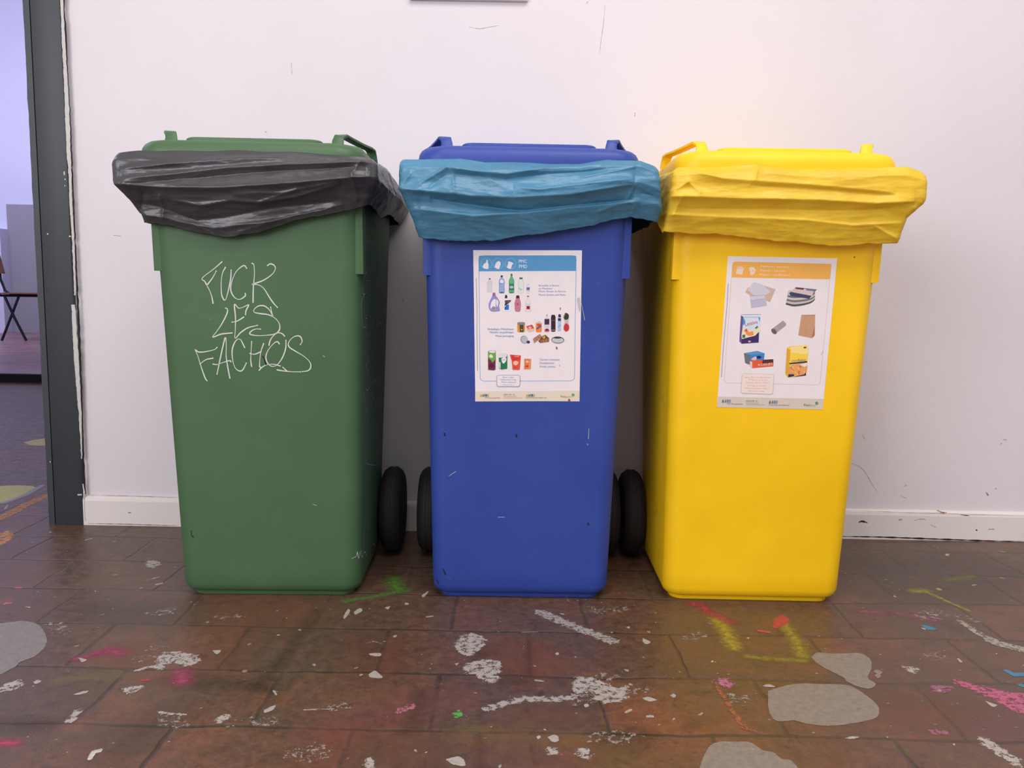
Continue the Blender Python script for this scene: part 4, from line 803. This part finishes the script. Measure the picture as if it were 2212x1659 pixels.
    for x0, y0 in ((155, 1170), (955, 1188)):
        for i, (dx, w, c) in enumerate(((0, 36, (120, 110, 90)), (46, 32, (120, 118, 130)), (86, 20, (60, 120, 160)), (112, 38, (150, 146, 150)))):
            sh.poly([(x0+dx, bot(y0+50)), (x0+dx+w*.3, bot(y0)), (x0+dx+w*.7, bot(y0)), (x0+dx+w, bot(y0+50))] if i < 2 else [(x0+dx, bot(y0)), (x0+dx+w, bot(y0)), (x0+dx+w*.9, bot(y0+52)), (x0+dx+3, bot(y0+52))], c)
    sh.text('net', 245, bot(1248), 300, bot(1249), 22, (60, 120, 160)); sh.text('brussel.be', 316, bot(1250), 505, bot(1255), 18, (60, 50, 50)); sh.text('propreté', 955, bot(1268), 1105, bot(1272), 20, (60, 120, 160)); sh.text('bruxelles.be', 1120, bot(1272), 1306, bot(1276), 18, (60, 50, 50))
    sh.text('0800/981 81', 566, bot(1202), 764, bot(1206), 20, (110, 140, 60)); sh.text('www.netbrussel.be', 566, bot(1232), 790, bot(1237), 12, (110, 100, 90)); sh.text('www.bruxelles-proprete.be', 566, bot(1258), 885, bot(1265), 12, (110, 100, 90))
    sh.text('Fost', 1556, bot(1276), 1646, bot(1279), 34, (56, 64, 44)); sh.text('plus', 1650, bot(1279), 1748, bot(1282), 30, (150, 164, 120)); sh.ell(1772, bot(1232), 24, 24, (60, 130, 60)); sh.stroke([(1762, bot(1235)), (1770, bot(1244)), (1784, bot(1220))], 5, (220, 235, 210))
    sh.stroke([(262, 530), (242, 900), (200, 1370), (170, bot(400)), (145, bot(785))], 5, (96, 84, 96)); sh.stroke([(1885, bot(340)), (1845, bot(410))], 4, (150, 130, 120))
    o = sh.done('label_sticker', body); o['label'] = 'white sorting sticker with an orange header reading Papiers cartons'
    return o

GRAF = [[(440, 142), (345, 225), (205, 335), (235, 375), (262, 425)], [(372, 252), (330, 330), (262, 420)], [(262, 425), (300, 500), (322, 570), (334, 636)],
 [(482, 208), (450, 270), (432, 370), (435, 520), (455, 580), (470, 600), (490, 580), (520, 470), (545, 340), (550, 240)],
 [(735, 218), (715, 190), (680, 195), (610, 260), (560, 370), (545, 470), (570, 540), (610, 580), (655, 590), (700, 565), (722, 540), (718, 520)],
 [(800, 160), (822, 180), (828, 300), (815, 450), (812, 625)], [(985, 185), (1020, 165), (1065, 185), (1078, 225), (1040, 290), (930, 365), (800, 412), (870, 415), (940, 460), (1010, 570), (1060, 640), (1102, 685)],
 [(485, 695), (505, 705), (500, 760), (440, 880), (380, 970), (330, 1042), (430, 1005), (562, 990)],
 [(722, 770), (730, 720), (760, 655), (700, 680), (640, 695), (590, 650), (602, 800), (600, 950), (598, 1055), (660, 990), (750, 930), (865, 900)], [(562, 862), (620, 850), (700, 802)],
 [(1022, 685), (1035, 750), (1050, 800)], [(1050, 800), (1010, 720), (950, 670), (880, 668), (825, 710), (830, 745), (900, 760), (1000, 775), (1080, 820), (1125, 880), (1128, 950), (1080, 1000), (980, 1018), (860, 1022), (775, 1005), (790, 970), (840, 945), (900, 945)],
 [(380, 1165), (350, 1190), (240, 1215), (160, 1218), (120, 1190), (150, 1260), (200, 1420), (240, 1530), (262, 1560)], [(180, 1360), (250, 1310), (332, 1292)],
 [(382, 1482), (430, 1250), (480, 1045), (492, 1150), (490, 1260), (510, 1400), (535, 1530)], [(335, 1362), (380, 1368), (450, 1345), (530, 1322), (548, 1335)],
 [(712, 1165), (690, 1120), (665, 1075), (630, 1065), (590, 1110), (562, 1200), (570, 1320), (600, 1410), (650, 1445), (690, 1430), (732, 1350)],
 [(795, 1095), (788, 1220), (785, 1320), (795, 1390)], [(775, 1235), (830, 1245), (905, 1215)], [(938, 1118), (905, 1215), (892, 1320), (890, 1390), (900, 1400)],
 [(1125, 1120), (1100, 1095), (1055, 1120), (990, 1200), (965, 1280), (985, 1350), (1040, 1390), (1100, 1370), (1160, 1290), (1200, 1180), (1205, 1080)], [(1188, 1028), (1160, 1000), (1110, 990), (1050, 1030), (1015, 1085), (1002, 1138)],
 [(1135, 1385), (1060, 1365), (980, 1370), (920, 1400), (885, 1436)], [(1378, 1128), (1398, 1090), (1380, 1040), (1340, 1025), (1280, 1050), (1235, 1110), (1245, 1160), (1320, 1210), (1420, 1270), (1490, 1340), (1500, 1400), (1470, 1440), (1400, 1452)],
 [(1378, 1455), (1280, 1455), (1180, 1445), (1100, 1432)], [(1168, 1402), (1215, 1445)]]
from mathutils.bvhtree import BVHTree
def face_strokes(name, fr, parent, strokes, mp, w, mat, off=.0005, face='front', k=5, each=False):
    if each: return [face_strokes(name, fr, parent, [st], mp, w, mat, off, face, k) for st in strokes]
    tr = BVHTree.FromPolygons([v.co.copy() for v in parent.data.vertices], [tuple(p.vertices) for p in parent.data.polygons]); V, Fc = [], []
    oc = fr.i @ Vector(O)
    for st in strokes:
        P, NN = [], []
        for p in catmull(st, k):
            x, y = mp(p); h, nn, _, _ = tr.ray_cast(oc, (fr.i.to_3x3() @ Vector(ray(x, y))).normalized())
            if h is None: continue
            if nn.dot(h-oc) > 0: nn = -nn
            P.append(np.array(h+nn*off)); NN.append(np.array(nn))
        m = len(P)
        if m < 2: continue
        b = len(V)
        for i, p in enumerate(P):
            t = P[min(i+1, m-1)]-P[max(i-1, 0)]; t /= (np.linalg.norm(t)+1e-12); q = np.cross(NN[i], t); q /= np.linalg.norm(q)+1e-12
            ww = w*(.85+.25*math.sin(i*.31+m)); V += [tuple(p+q*ww/2), tuple(p-q*ww/2)]
        for i in range(m-1): Fc.append((b+2*i, b+2*i+1, b+2*i+3, b+2*i+2))
        for e in (0, m-1) if w > .0015 else ():   # round ends
            c = len(V); r = w*.6; ax = np.array([1.0, 0, 0]) if abs(NN[e][0]) < .9 else np.array([0, 1.0, 0]); ay = np.cross(NN[e], ax)
            for a in range(8): V.append(tuple(P[e]+NN[e]*.00005+r*(ax*math.cos(a*math.pi/4)+ay*math.sin(a*math.pi/4))))
            Fc.append(tuple(range(c, c+8)))
    return mesh_obj(name, V, Fc, mat, parent)

root, body = make_bin('green', 'green wheelie bin with white handwriting on its front and a black liner', None)
fg = Frame('green'); MK = plain('white_paint_marker', (205, 208, 202), .5, var=.03); MS = plain('pale_grey_scratch', (176, 178, 172), .7)
o = face_strokes('marker_writing', fg, body, GRAF, lambda p: (400+p[0]/5.53, 540+p[1]/5.53), .0023, MK); o['label'] = 'white marker handwriting in three lines'
zs = lambda p: (680+p[0]/2.075, 440+p[1]/2.075)
o = face_strokes('scratched_scribble', fg, body, [
 [(207, 25), (209, 100), (208, 210)], [(250, 330), (262, 240), (250, 175), (235, 168), (220, 220), (222, 300), (232, 310)], [(238, 240), (246, 300), (250, 320)], [(232, 345), (250, 350), (244, 405), (252, 408)],
 [(230, 310), (218, 340), (214, 400), (224, 405)], [(224, 405), (208, 440), (210, 510), (218, 555), (230, 545)], [(232, 500), (226, 512), (234, 515)], [(230, 570), (236, 590), (246, 590), (250, 575)],
 [(266, 470), (264, 520), (258, 545)], [(290, 400), (284, 480), (276, 540), (298, 530)], [(262, 585), (262, 610), (272, 622)], [(280, 590), (286, 640)],
 [(228, 650), (222, 700), (216, 790), (218, 850), (232, 930), (238, 990), (232, 1090), (228, 1150), (240, 1168), (276, 1172)], [(228, 660), (240, 700), (228, 730), (238, 750), (250, 800), (238, 835), (228, 830)],
 [(262, 650), (258, 690), (270, 720), (278, 780), (260, 800)], [(252, 850), (262, 870), (270, 900), (262, 930), (252, 900), (262, 870)], [(248, 1172), (246, 1300), (242, 1400), (236, 1440), (244, 1455), (246, 1410)],
 [(222, 1410), (220, 1500), (216, 1560)], [(262, 1490), (258, 1520), (270, 1530)]], zs, .0013, MS, face=1); o['label'] = 'thin pale scribble scratched down the side'
face_strokes('scratched_scribble', fg, body, [[(165, 1590), (185, 1580), (190, 1560), (196, 1590), (205, 1555), (212, 1585), (222, 1560), (230, 1575)]], zs, .0014, MK, face='front')
face_strokes('scuff', fg, body, [[(568, 770), (572, 779), (575, 787)]], lambda p: p, .0022, M['black'], each=True); face_strokes('scuff', fg, body, [[(413, 1147), (414, 1156), (418, 1160)]], lambda p: p, .0018, M['black'], each=True)
face_strokes('scuff', fg, body, [[(676, 1089), (684, 1092)], [(697, 768), (702, 771)]], lambda p: p, .0012, MS, each=True)

root, bb = make_bin('blue', 'blue wheelie bin with a white sorting sticker, standing between two other bins', None)
fb = Frame('blue'); blue_sticker(fb, bb)
face_strokes('scuff', fb, bb, [[(1268, 958), (1270, 962)], [(1272, 925), (1271, 948)], [(1256, 655), (1260, 675), (1263, 692)], [(1075, 1117), (1090, 1117)], [(970, 1028), (985, 1018)]], lambda p: p, .0011, MS, each=True)
face_strokes('scuff', fb, bb, [[(958, 1230), (962, 1240)], [(1115, 939), (1116, 943)], [(960, 936), (961, 940)], [(1270, 1130), (1271, 1133)], [(944, 1252), (947, 1260)]], lambda p: p, .0026, M['black'], each=True)
root, by = make_bin('yellow', 'yellow wheelie bin with an orange and white paper sticker, nearest the right side', None)
fy = Frame('yellow'); yellow_sticker(fy, by)
MY = plain('pale_scratch', (206, 176, 130), .6)
face_strokes('scratched_scribble', fy, by, [[(1414, 1045), (1410, 1060), (1412, 1080)], [(1420, 1100), (1414, 1120), (1416, 1180), (1422, 1206), (1426, 1190), (1424, 1120), (1420, 1100)], [(1434, 820), (1430, 850), (1436, 880)], [(1428, 860), (1434, 855)], [(1440, 610), (1432, 640), (1428, 665)]], lambda p: p, .0009, MY, face=-1, each=True)

# ------------------------------------------------------------------ bin bags draped over the rims
def interp(x, pts): return np.interp(x, [p[0] for p in pts], [p[1] for p in pts])
def make_bag(key, label, mat, Lp, Rp, Fp, top, hem, lhem, rhem, ltop, rtop, creases, seed, scale=1.0, namp=1.0):
    """Lp,Rp,Fp: (v, distance) profiles of the left, right and front of the sleeve; top, hem: picture outline of its front"""
    fr = Frame(key); NV = 84; NIN = 10; NF, NS, NC = 300, 110, 14
    PF = -.103
    tp = sorted([(fr.plane_y(x, y, PF)[0], fr.plane_y(x, y, PF)[2]) for x, y in top]); hp = sorted([(fr.plane_y(x, y, PF+.012)[0], fr.plane_y(x, y, PF+.012)[2]) for x, y in hem])
    B0 = rear(.85)+.075
    rows = []
    for j in range(-NIN, NV+1):
        v = max(0, j)/NV; e = 0
        if j < 0: e = (-j/NIN)
        Lh, Rh, Fh = interp(v, Lp), interp(v, Rp), interp(v, Fp)
        sh = .052*(e**.9); yb = B0-.02*v
        loop = rrect(-Lh+sh, Rh-sh, Fh+sh*.5, yb-sh, .013, NC, NF, NS)
        rows.append([(x, y, v, e) for x, y in loop])
    n = len(rows[0]); m = len(rows); A = np.array(rows).reshape(-1, 4); x, y, v, e = A.T
    base = np.array(rows[NIN])[:, :2]
    ysid = np.clip((y+.066)/(B0+.066), 0, 1)   # 0 front .. 1 back
    # left / right side heights blend from the front corner values
    zt_f = interp(x, tp); zb_f = interp(x, hp)
    zt_l = np.interp(ysid, *zip(*ltop)); zt_r = np.interp(ysid, *zip(*rtop)); zb_l = np.interp(ysid, *zip(*lhem)); zb_r = np.interp(ysid, *zip(*rhem))
    wl = np.clip((-x-.08)/.15, 0, 1); 
    zt_s = np.where(x < 0, zt_l, zt_r); zb_s = np.where(x < 0, zb_l, zb_r)
    cx = np.clip(np.abs(x)/.2, 0, 1); backt = (zt_l+zt_r)/2; backb = (zb_l+zb_r)/2
    xs_ = np.clip((x+.2)/.4, 0, 1); zt_s = np.where(ysid > .85, zt_l*(1-xs_)+zt_r*xs_, zt_s); zb_s = np.where(ysid > .85, zb_l*(1-xs_)+zb_r*xs_, zb_s)
    t = np.clip(ysid/.14, 0, 1); t = t*t*(3-2*t)
    zt = zt_f*(1-t)+zt_s*t; zb = zb_f*(1-t)+zb_s*t
    # rounded shoulder at the top, inner flap dips under the lid
    vv = v; z = zt*(1-vv)+zb*vv - .006*(e**1.5) - .0
    z = np.where(e > 0, np.minimum(z,   .8708-.003*e)*np.clip(e*1.6, 0, 1)+z*(1-np.clip(e*1.6, 0, 1)), z)
    P = np.stack([x, y, z], 1).reshape(m, n, 3)
    # outward normals of the loops
    nx = np.zeros((m, n, 3))
    for j in range(m):
        q = P[j]; d = np.roll(q, -1, 0)-np.roll(q, 1, 0); nn = np.stack([d[:, 1], -d[:, 0], np.zeros(n)], 1); nx[j] = nn/(np.linalg.norm(nn, axis=1, keepdims=True)+1e-9)
    Mw = np.array(fr.m); Wp = P.reshape(-1, 3)@Mw[:3, :3].T+Mw[:3, 3]; px = proj(Wp)
    frontness = np.clip(-nx.reshape(-1, 3)[:, 1]*1.4-.2, 0, 1)
    h = np.zeros(m*n)
    for kind, amp, wu, wd_, pts in creases:
        X = [p[0] for p in pts]; Yv = np.interp(px[:, 0], X, [p[1] for p in pts]) if kind != 's' else None
        if kind == 's':
            a, b = np.array(pts[0], float), np.array(pts[-1], float); ev = b-a; tt = ((px-a)@ev)/(ev@ev); tc = np.clip(tt, 0, 1)
            d = np.hypot(*(px-a-tc[:, None]*ev).T); h += amp*np.exp(-d/wu)*frontness
        else:
            dy = px[:, 1]-Yv; tap = np.clip((px[:, 0]-X[0])/40, 0, 1)*np.clip((X[-1]-px[:, 0])/40, 0, 1); tap = np.sqrt(np.clip(tap, 0, 1))
            g = np.where(dy < 0, np.exp(-(np.abs(dy)/wu)), np.exp(-(np.abs(dy)/wd_))); h += 1.6*amp*g*tap*frontness
    # crumple noise, stretched round the rim
    arc = np.concatenate([[0], np.cumsum(np.linalg.norm(np.diff(base, axis=0), axis=1))]); arc = np.tile(arc, m)
    rv = z; nz = np.zeros(m*n)
    for i in range(m*n):
        a = arc[i]; b = rv[i]
        w = noise.noise(Vector((a*5, b*7, seed)))*.05
        f1 = 1-abs(noise.noise(Vector((a*6+w*8, (b+w*.5)*38+a*1.2, seed+3))))*2.2
        f2 = 1-abs(noise.noise(Vector((a*16+w*30, (b+w)*60, seed+7))))*2.4
        f3 = 1-abs(noise.noise(Vector((a*45, b*75+w*60, seed+11))))*2.2
        f4 = noise.noise(Vector((a*3, b*10, seed+20)))
        nz[i] = .0026*f1+.0012*f2+.0003*f3+.0050*f4
    ramp_ = np.clip(v*7, .15, 1)*(e == 0)+(e > 0)*.12*(1-e)
    sidew = 1-frontness
    h = h*np.clip(v*12, 0, 1)/1000+nz*namp*(.75+.1*sidew)*ramp_
    fl = .003*np.clip((v-.86)/.14, 0, 1); h += fl*0
    Q = P.reshape(-1, 3)+nx.reshape(-1, 3)*h[:, None]
    # keep clear of rim and body
    lim = .216; body_f = -.085
    hem_wob = np.array([noise.noise(Vector((a*22, seed, 0)))*.0035+noise.noise(Vector((a*70, seed, 5)))*.0015 for a in arc]); Q[:, 2] += hem_wob*np.clip((v-.8)/.2, 0, 1)
    topw = np.array([noise.noise(Vector((a*17, seed+2, 0)))*.0022 for a in arc]); Q[:, 2] += topw*np.clip(1-v*6, 0, 1)*(e == 0)
    fcs = []
    for j in range(m-1):
        for i in range(n):
            i2 = (i+1) % n; fcs.append((j*n+i, (j+1)*n+i, (j+1)*n+i2, j*n+i2))
    x0, y0, a0 = BINS[key]
    # origin at the sleeve's own base
    ori = Vector(fr.m @ Vector((0, .15, .80))); V = [tuple(Vector(fr.m.to_3x3() @ (Vector(p)-Vector((0, .15, .80))))) for p in Q]
    o = mesh_obj('bin_bag', V, fcs, mat, smooth=True); o.location = ori
    sd = o.modifiers.new('film', 'SOLIDIFY'); sd.thickness = .0005; sd.offset = 0
    tag(o, label, 'bin bag', 'plastic bags folded over the bin rims'); return o

G = lambda *p: [(200+a/3.16, 240+b/3.16) for a, b in p]
make_bag('green', 'black plastic bag folded over the rim of the green bin', M['bag_black'],
  [(0, .239), (.03, .242), (.42, .243), (.86, .209), (.88, .206), (1, .206)], [(0, .228), (.1, .236), (.5, .237), (.8, .226), (1, .214)], [(0, -.100), (.12, -.110), (.45, -.112), (.8, -.088), (1, -.074)],
  [(236, 334), (252, 329), (300, 325), (345, 325), (516, 325), (675, 331), (760, 336), (815, 345)], [(275, 472), (287, 477), (342, 485), (400, 497), (456, 509), (500, 511), (545, 503), (589, 490), (640, 474), (675, 465), (770, 449), (800, 436), (830, 430)],
  [(0, .79), (.15, .765), (1, .76)], [(0, .80), (.3, .79), (.6, .81), (1, .80)], [(0, .885), (.3, .884), (1, .88)], [(0, .88), (.3, .889), (.7, .875), (1, .87)],
  [('h', 4, 9, 6, G((190, 400), (600, 358), (1000, 328), (1500, 318), (1900, 330))), ('h', 4.5, 10, 7, G((215, 470), (600, 428), (900, 395), (1300, 370), (1900, 350))), ('h', -3, 6, 6, G((230, 505), (600, 468), (900, 440), (1300, 408), (1800, 385))),
   ('h', 9, 18, 12, G((150, 500), (500, 525), (900, 525), (1400, 495), (1900, 450))), ('h', 5, 9, 5, G((540, 610), (750, 645), (950, 612), (1150, 625), (1400, 585), (1700, 500))), ('h', 3, 6, 8, G((950, 565), (1300, 560), (1700, 485))),
   ('h', -6, 16, 22, G((250, 620), (420, 640), (700, 745), (900, 720), (1200, 660), (1700, 610))), ('h', 4, 7, 7, G((300, 700), (480, 730), (820, 800), (1100, 770), (1240, 750), (1700, 640))),
   ('s', 5, 5, 0, G((465, 580), (485, 720))), ('s', -5, 8, 0, G((350, 560), (310, 670))), ('s', 4, 6, 0, G((1775, 430), (1810, 600))), ('s', 4, 6, 0, G((1850, 330), (1775, 430))), ('s', -3, 6, 0, G((1860, 380), (1900, 560))),
   ('s', 3, 4, 0, G((1240, 750), (1000, 830))), ('s', 3, 4, 0, G((1150, 620), (1400, 540))), ('s', 2.5, 4, 0, G((820, 840), (700, 780)))], 2.3, namp=.75)
Bq = lambda *p: [(820+a/3.456, 260+b/3.456) for a, b in p]
make_bag('blue', 'blue plastic bag folded over the rim of the blue bin', M['bag_blue'],
  [(0, .236), (.03, .239), (.38, .239), (.7, .220), (1, .204)], [(0, .236), (.06, .240), (.5, .244), (.8, .250), (1, .246)], [(0, -.100), (.12, -.112), (.4, -.114), (.75, -.098), (1, -.078)],
  [(852, 346), (864, 344), (907, 344), (994, 342), (1046, 350), (1109, 350), (1190, 354), (1254, 353), (1312, 345), (1384, 347), (1420, 360)], [(896, 506), (910, 512), (965, 519), (1022, 522), (1109, 512), (1254, 491), (1364, 468), (1400, 475), (1436, 478)],
  [(0, .755), (.3, .76), (.7, .79), (1, .80)], [(0, .79), (.2, .775), (.6, .775), (1, .79)], [(0, .886), (.3, .882), (1, .87)], [(0, .88), (.3, .882), (1, .87)],
  [('h', 10, 26, 13, Bq((150, 515), (400, 540), (700, 570), (1000, 582), (1400, 562), (1900, 480))), ('h', -8, 9, 9, Bq((380, 585), (800, 645), (1050, 675), (1400, 640), (1900, 590))), ('h', 6, 8, 14, Bq((250, 660), (700, 715), (1100, 690), (1450, 650), (1950, 605))),
   ('h', 5, 10, 7, Bq((480, 350), (700, 382), (950, 404), (1200, 364), (1650, 328))), ('h', -4, 8, 10, Bq((560, 400), (950, 440), (1250, 400), (1700, 370))), ('h', 4, 10, 6, Bq((1000, 505), (1200, 522), (1500, 484), (1900, 440))),
   ('s', 5, 5, 0, Bq((500, 355), (300, 480))), ('s', 4, 5, 0, Bq((160, 510), (230, 400))), ('s', -4, 6, 0, Bq((480, 420), (380, 500))), ('s', 3, 4, 0, Bq((540, 300), (560, 550))), ('s', 4, 5, 0, Bq((1905, 480), (1850, 590))), ('s', -4, 8, 0, Bq((1960, 540), (2040, 560))),
   ('s', 3, 4, 0, Bq((1510, 430), (1900, 350))), ('s', 3, 5, 0, Bq((1640, 680), (1760, 640))), ('s', -3, 8, 0, Bq((300, 620), (340, 760))), ('s', 3, 5, 0, Bq((1880, 700), (1900, 640)))], 8.1, namp=.62)
Yq = lambda *p: [(1380+a/3.352, 260+b/3.352) for a, b in p]
make_bag('yellow', 'thin yellow plastic bag folded over the rim of the yellow bin', M['bag_yellow'],
  [(0, .210), (.06, .218), (.5, .220), (.8, .222), (1, .226)], [(0, .247), (.03, .251), (.40, .251), (.46, .247), (.68, .222), (.8, .220), (1, .216)], [(0, -.100), (.12, -.110), (.45, -.110), (.8, -.096), (1, -.084)],
  [(1425, 366), (1443, 363), (1529, 361), (1636, 354), (1648, 358), (1738, 363), (1827, 364), (1932, 361), (1962, 360), (2000, 374)], [(1412, 495), (1443, 502), (1559, 505), (1678, 519), (1798, 530), (1845, 530), (1932, 524), (1960, 520)],
  [(0, .775), (.3, .79), (.6, .80), (1, .80)], [(0, .75), (.2, .752), (.6, .77), (1, .78)], [(0, .876), (.3, .882), (1, .87)], [(0, .876), (.3, .874), (1, .87)],
  [('h', 5, 14, 9, Yq((300, 350), (600, 425), (900, 445), (1300, 475), (1850, 525))), ('h', -4, 7, 7, Yq((800, 470), (1100, 485), (1400, 505), (1850, 545))), ('h', 7, 20, 9, Yq((190, 552), (700, 568), (1300, 578), (1700, 605), (2000, 590))),
   ('h', -3, 10, 10, Yq((300, 640), (900, 640), (1500, 650), (1850, 640))), ('h', 3, 4, 12, Yq((180, 680), (700, 702), (1200, 722), (1550, 760), (1900, 740))), ('h', 3, 12, 6, Yq((900, 350), (1300, 375), (1800, 370))),
   ('s', 5, 5, 0, Yq((350, 450), (200, 550))), ('s', 4, 5, 0, Yq((350, 450), (440, 525))), ('s', 4, 4, 0, Yq((862, 320), (835, 425))), ('s', 4, 5, 0, Yq((300, 570), (250, 690))), ('s', 3, 5, 0, Yq((245, 350), (200, 540))), ('s', 4, 6, 0, Yq((1700, 770), (1850, 850)))], 15.7, namp=.55)

# ------------------------------------------------------------------ chair in the far room
ch = empty('school_chair', (on_wall(54, 650, 5.95)[0], 5.95, .05), .25); tag(ch, 'brown plywood chair on crossed dark metal legs, seen through the doorway', 'chair')
wood = plain('brown_plywood', (128, 84, 66), .35, var=.2, scale=8); metal = plain('dark_tube_steel', (48, 52, 66), .4, .6)
chair_x = 0
bm = bmesh.new(); loft(bm, [[(x, y, .455+z+.012*math.cos((x-.02)*5)) for x, y in rrect(-.2, .22, -.2, .2, .05, 6)] for z in (0, .012)]); bm_obj('seat', bm, wood, ch)
bm = bmesh.new(); rg = []
for i in range(13):
    t = -1+2*i/12; y = .2*t; xb = -.235-.03*(1-t*t); rg.append([(xb, y, .66), (xb+.01, y, .66), (xb-.03, y, .86), (xb-.04, y, .86)])
loft(bm, rg); bm_obj('backrest', bm, wood, ch)
for sg in (-1, 1):
    yy = sg*.185; dx = 0 if sg < 0 else .30
    bm = bmesh.new(); tube(bm, [(-.12+dx, yy, .445), (-.045+dx, yy, .24), (.05+dx, yy, .011)], .012, 10); bm_obj('leg', bm, metal, ch)
    bm = bmesh.new(); tube(bm, [(.0+dx, yy*.9, .445), (-.08+dx, yy*.9, .24), (-.17+dx, yy*.9, .011)], .012, 10); bm_obj('leg', bm, metal, ch)
    bm = bmesh.new(); tube(bm, [(-.262, yy*.85, .72), (-.255, yy*.85, .6), (-.22, yy*.85, .49), (-.16, yy*.85, .447), (.16, yy*.85, .447)], .012, 10); bm_obj('back_post', bm, metal, ch)
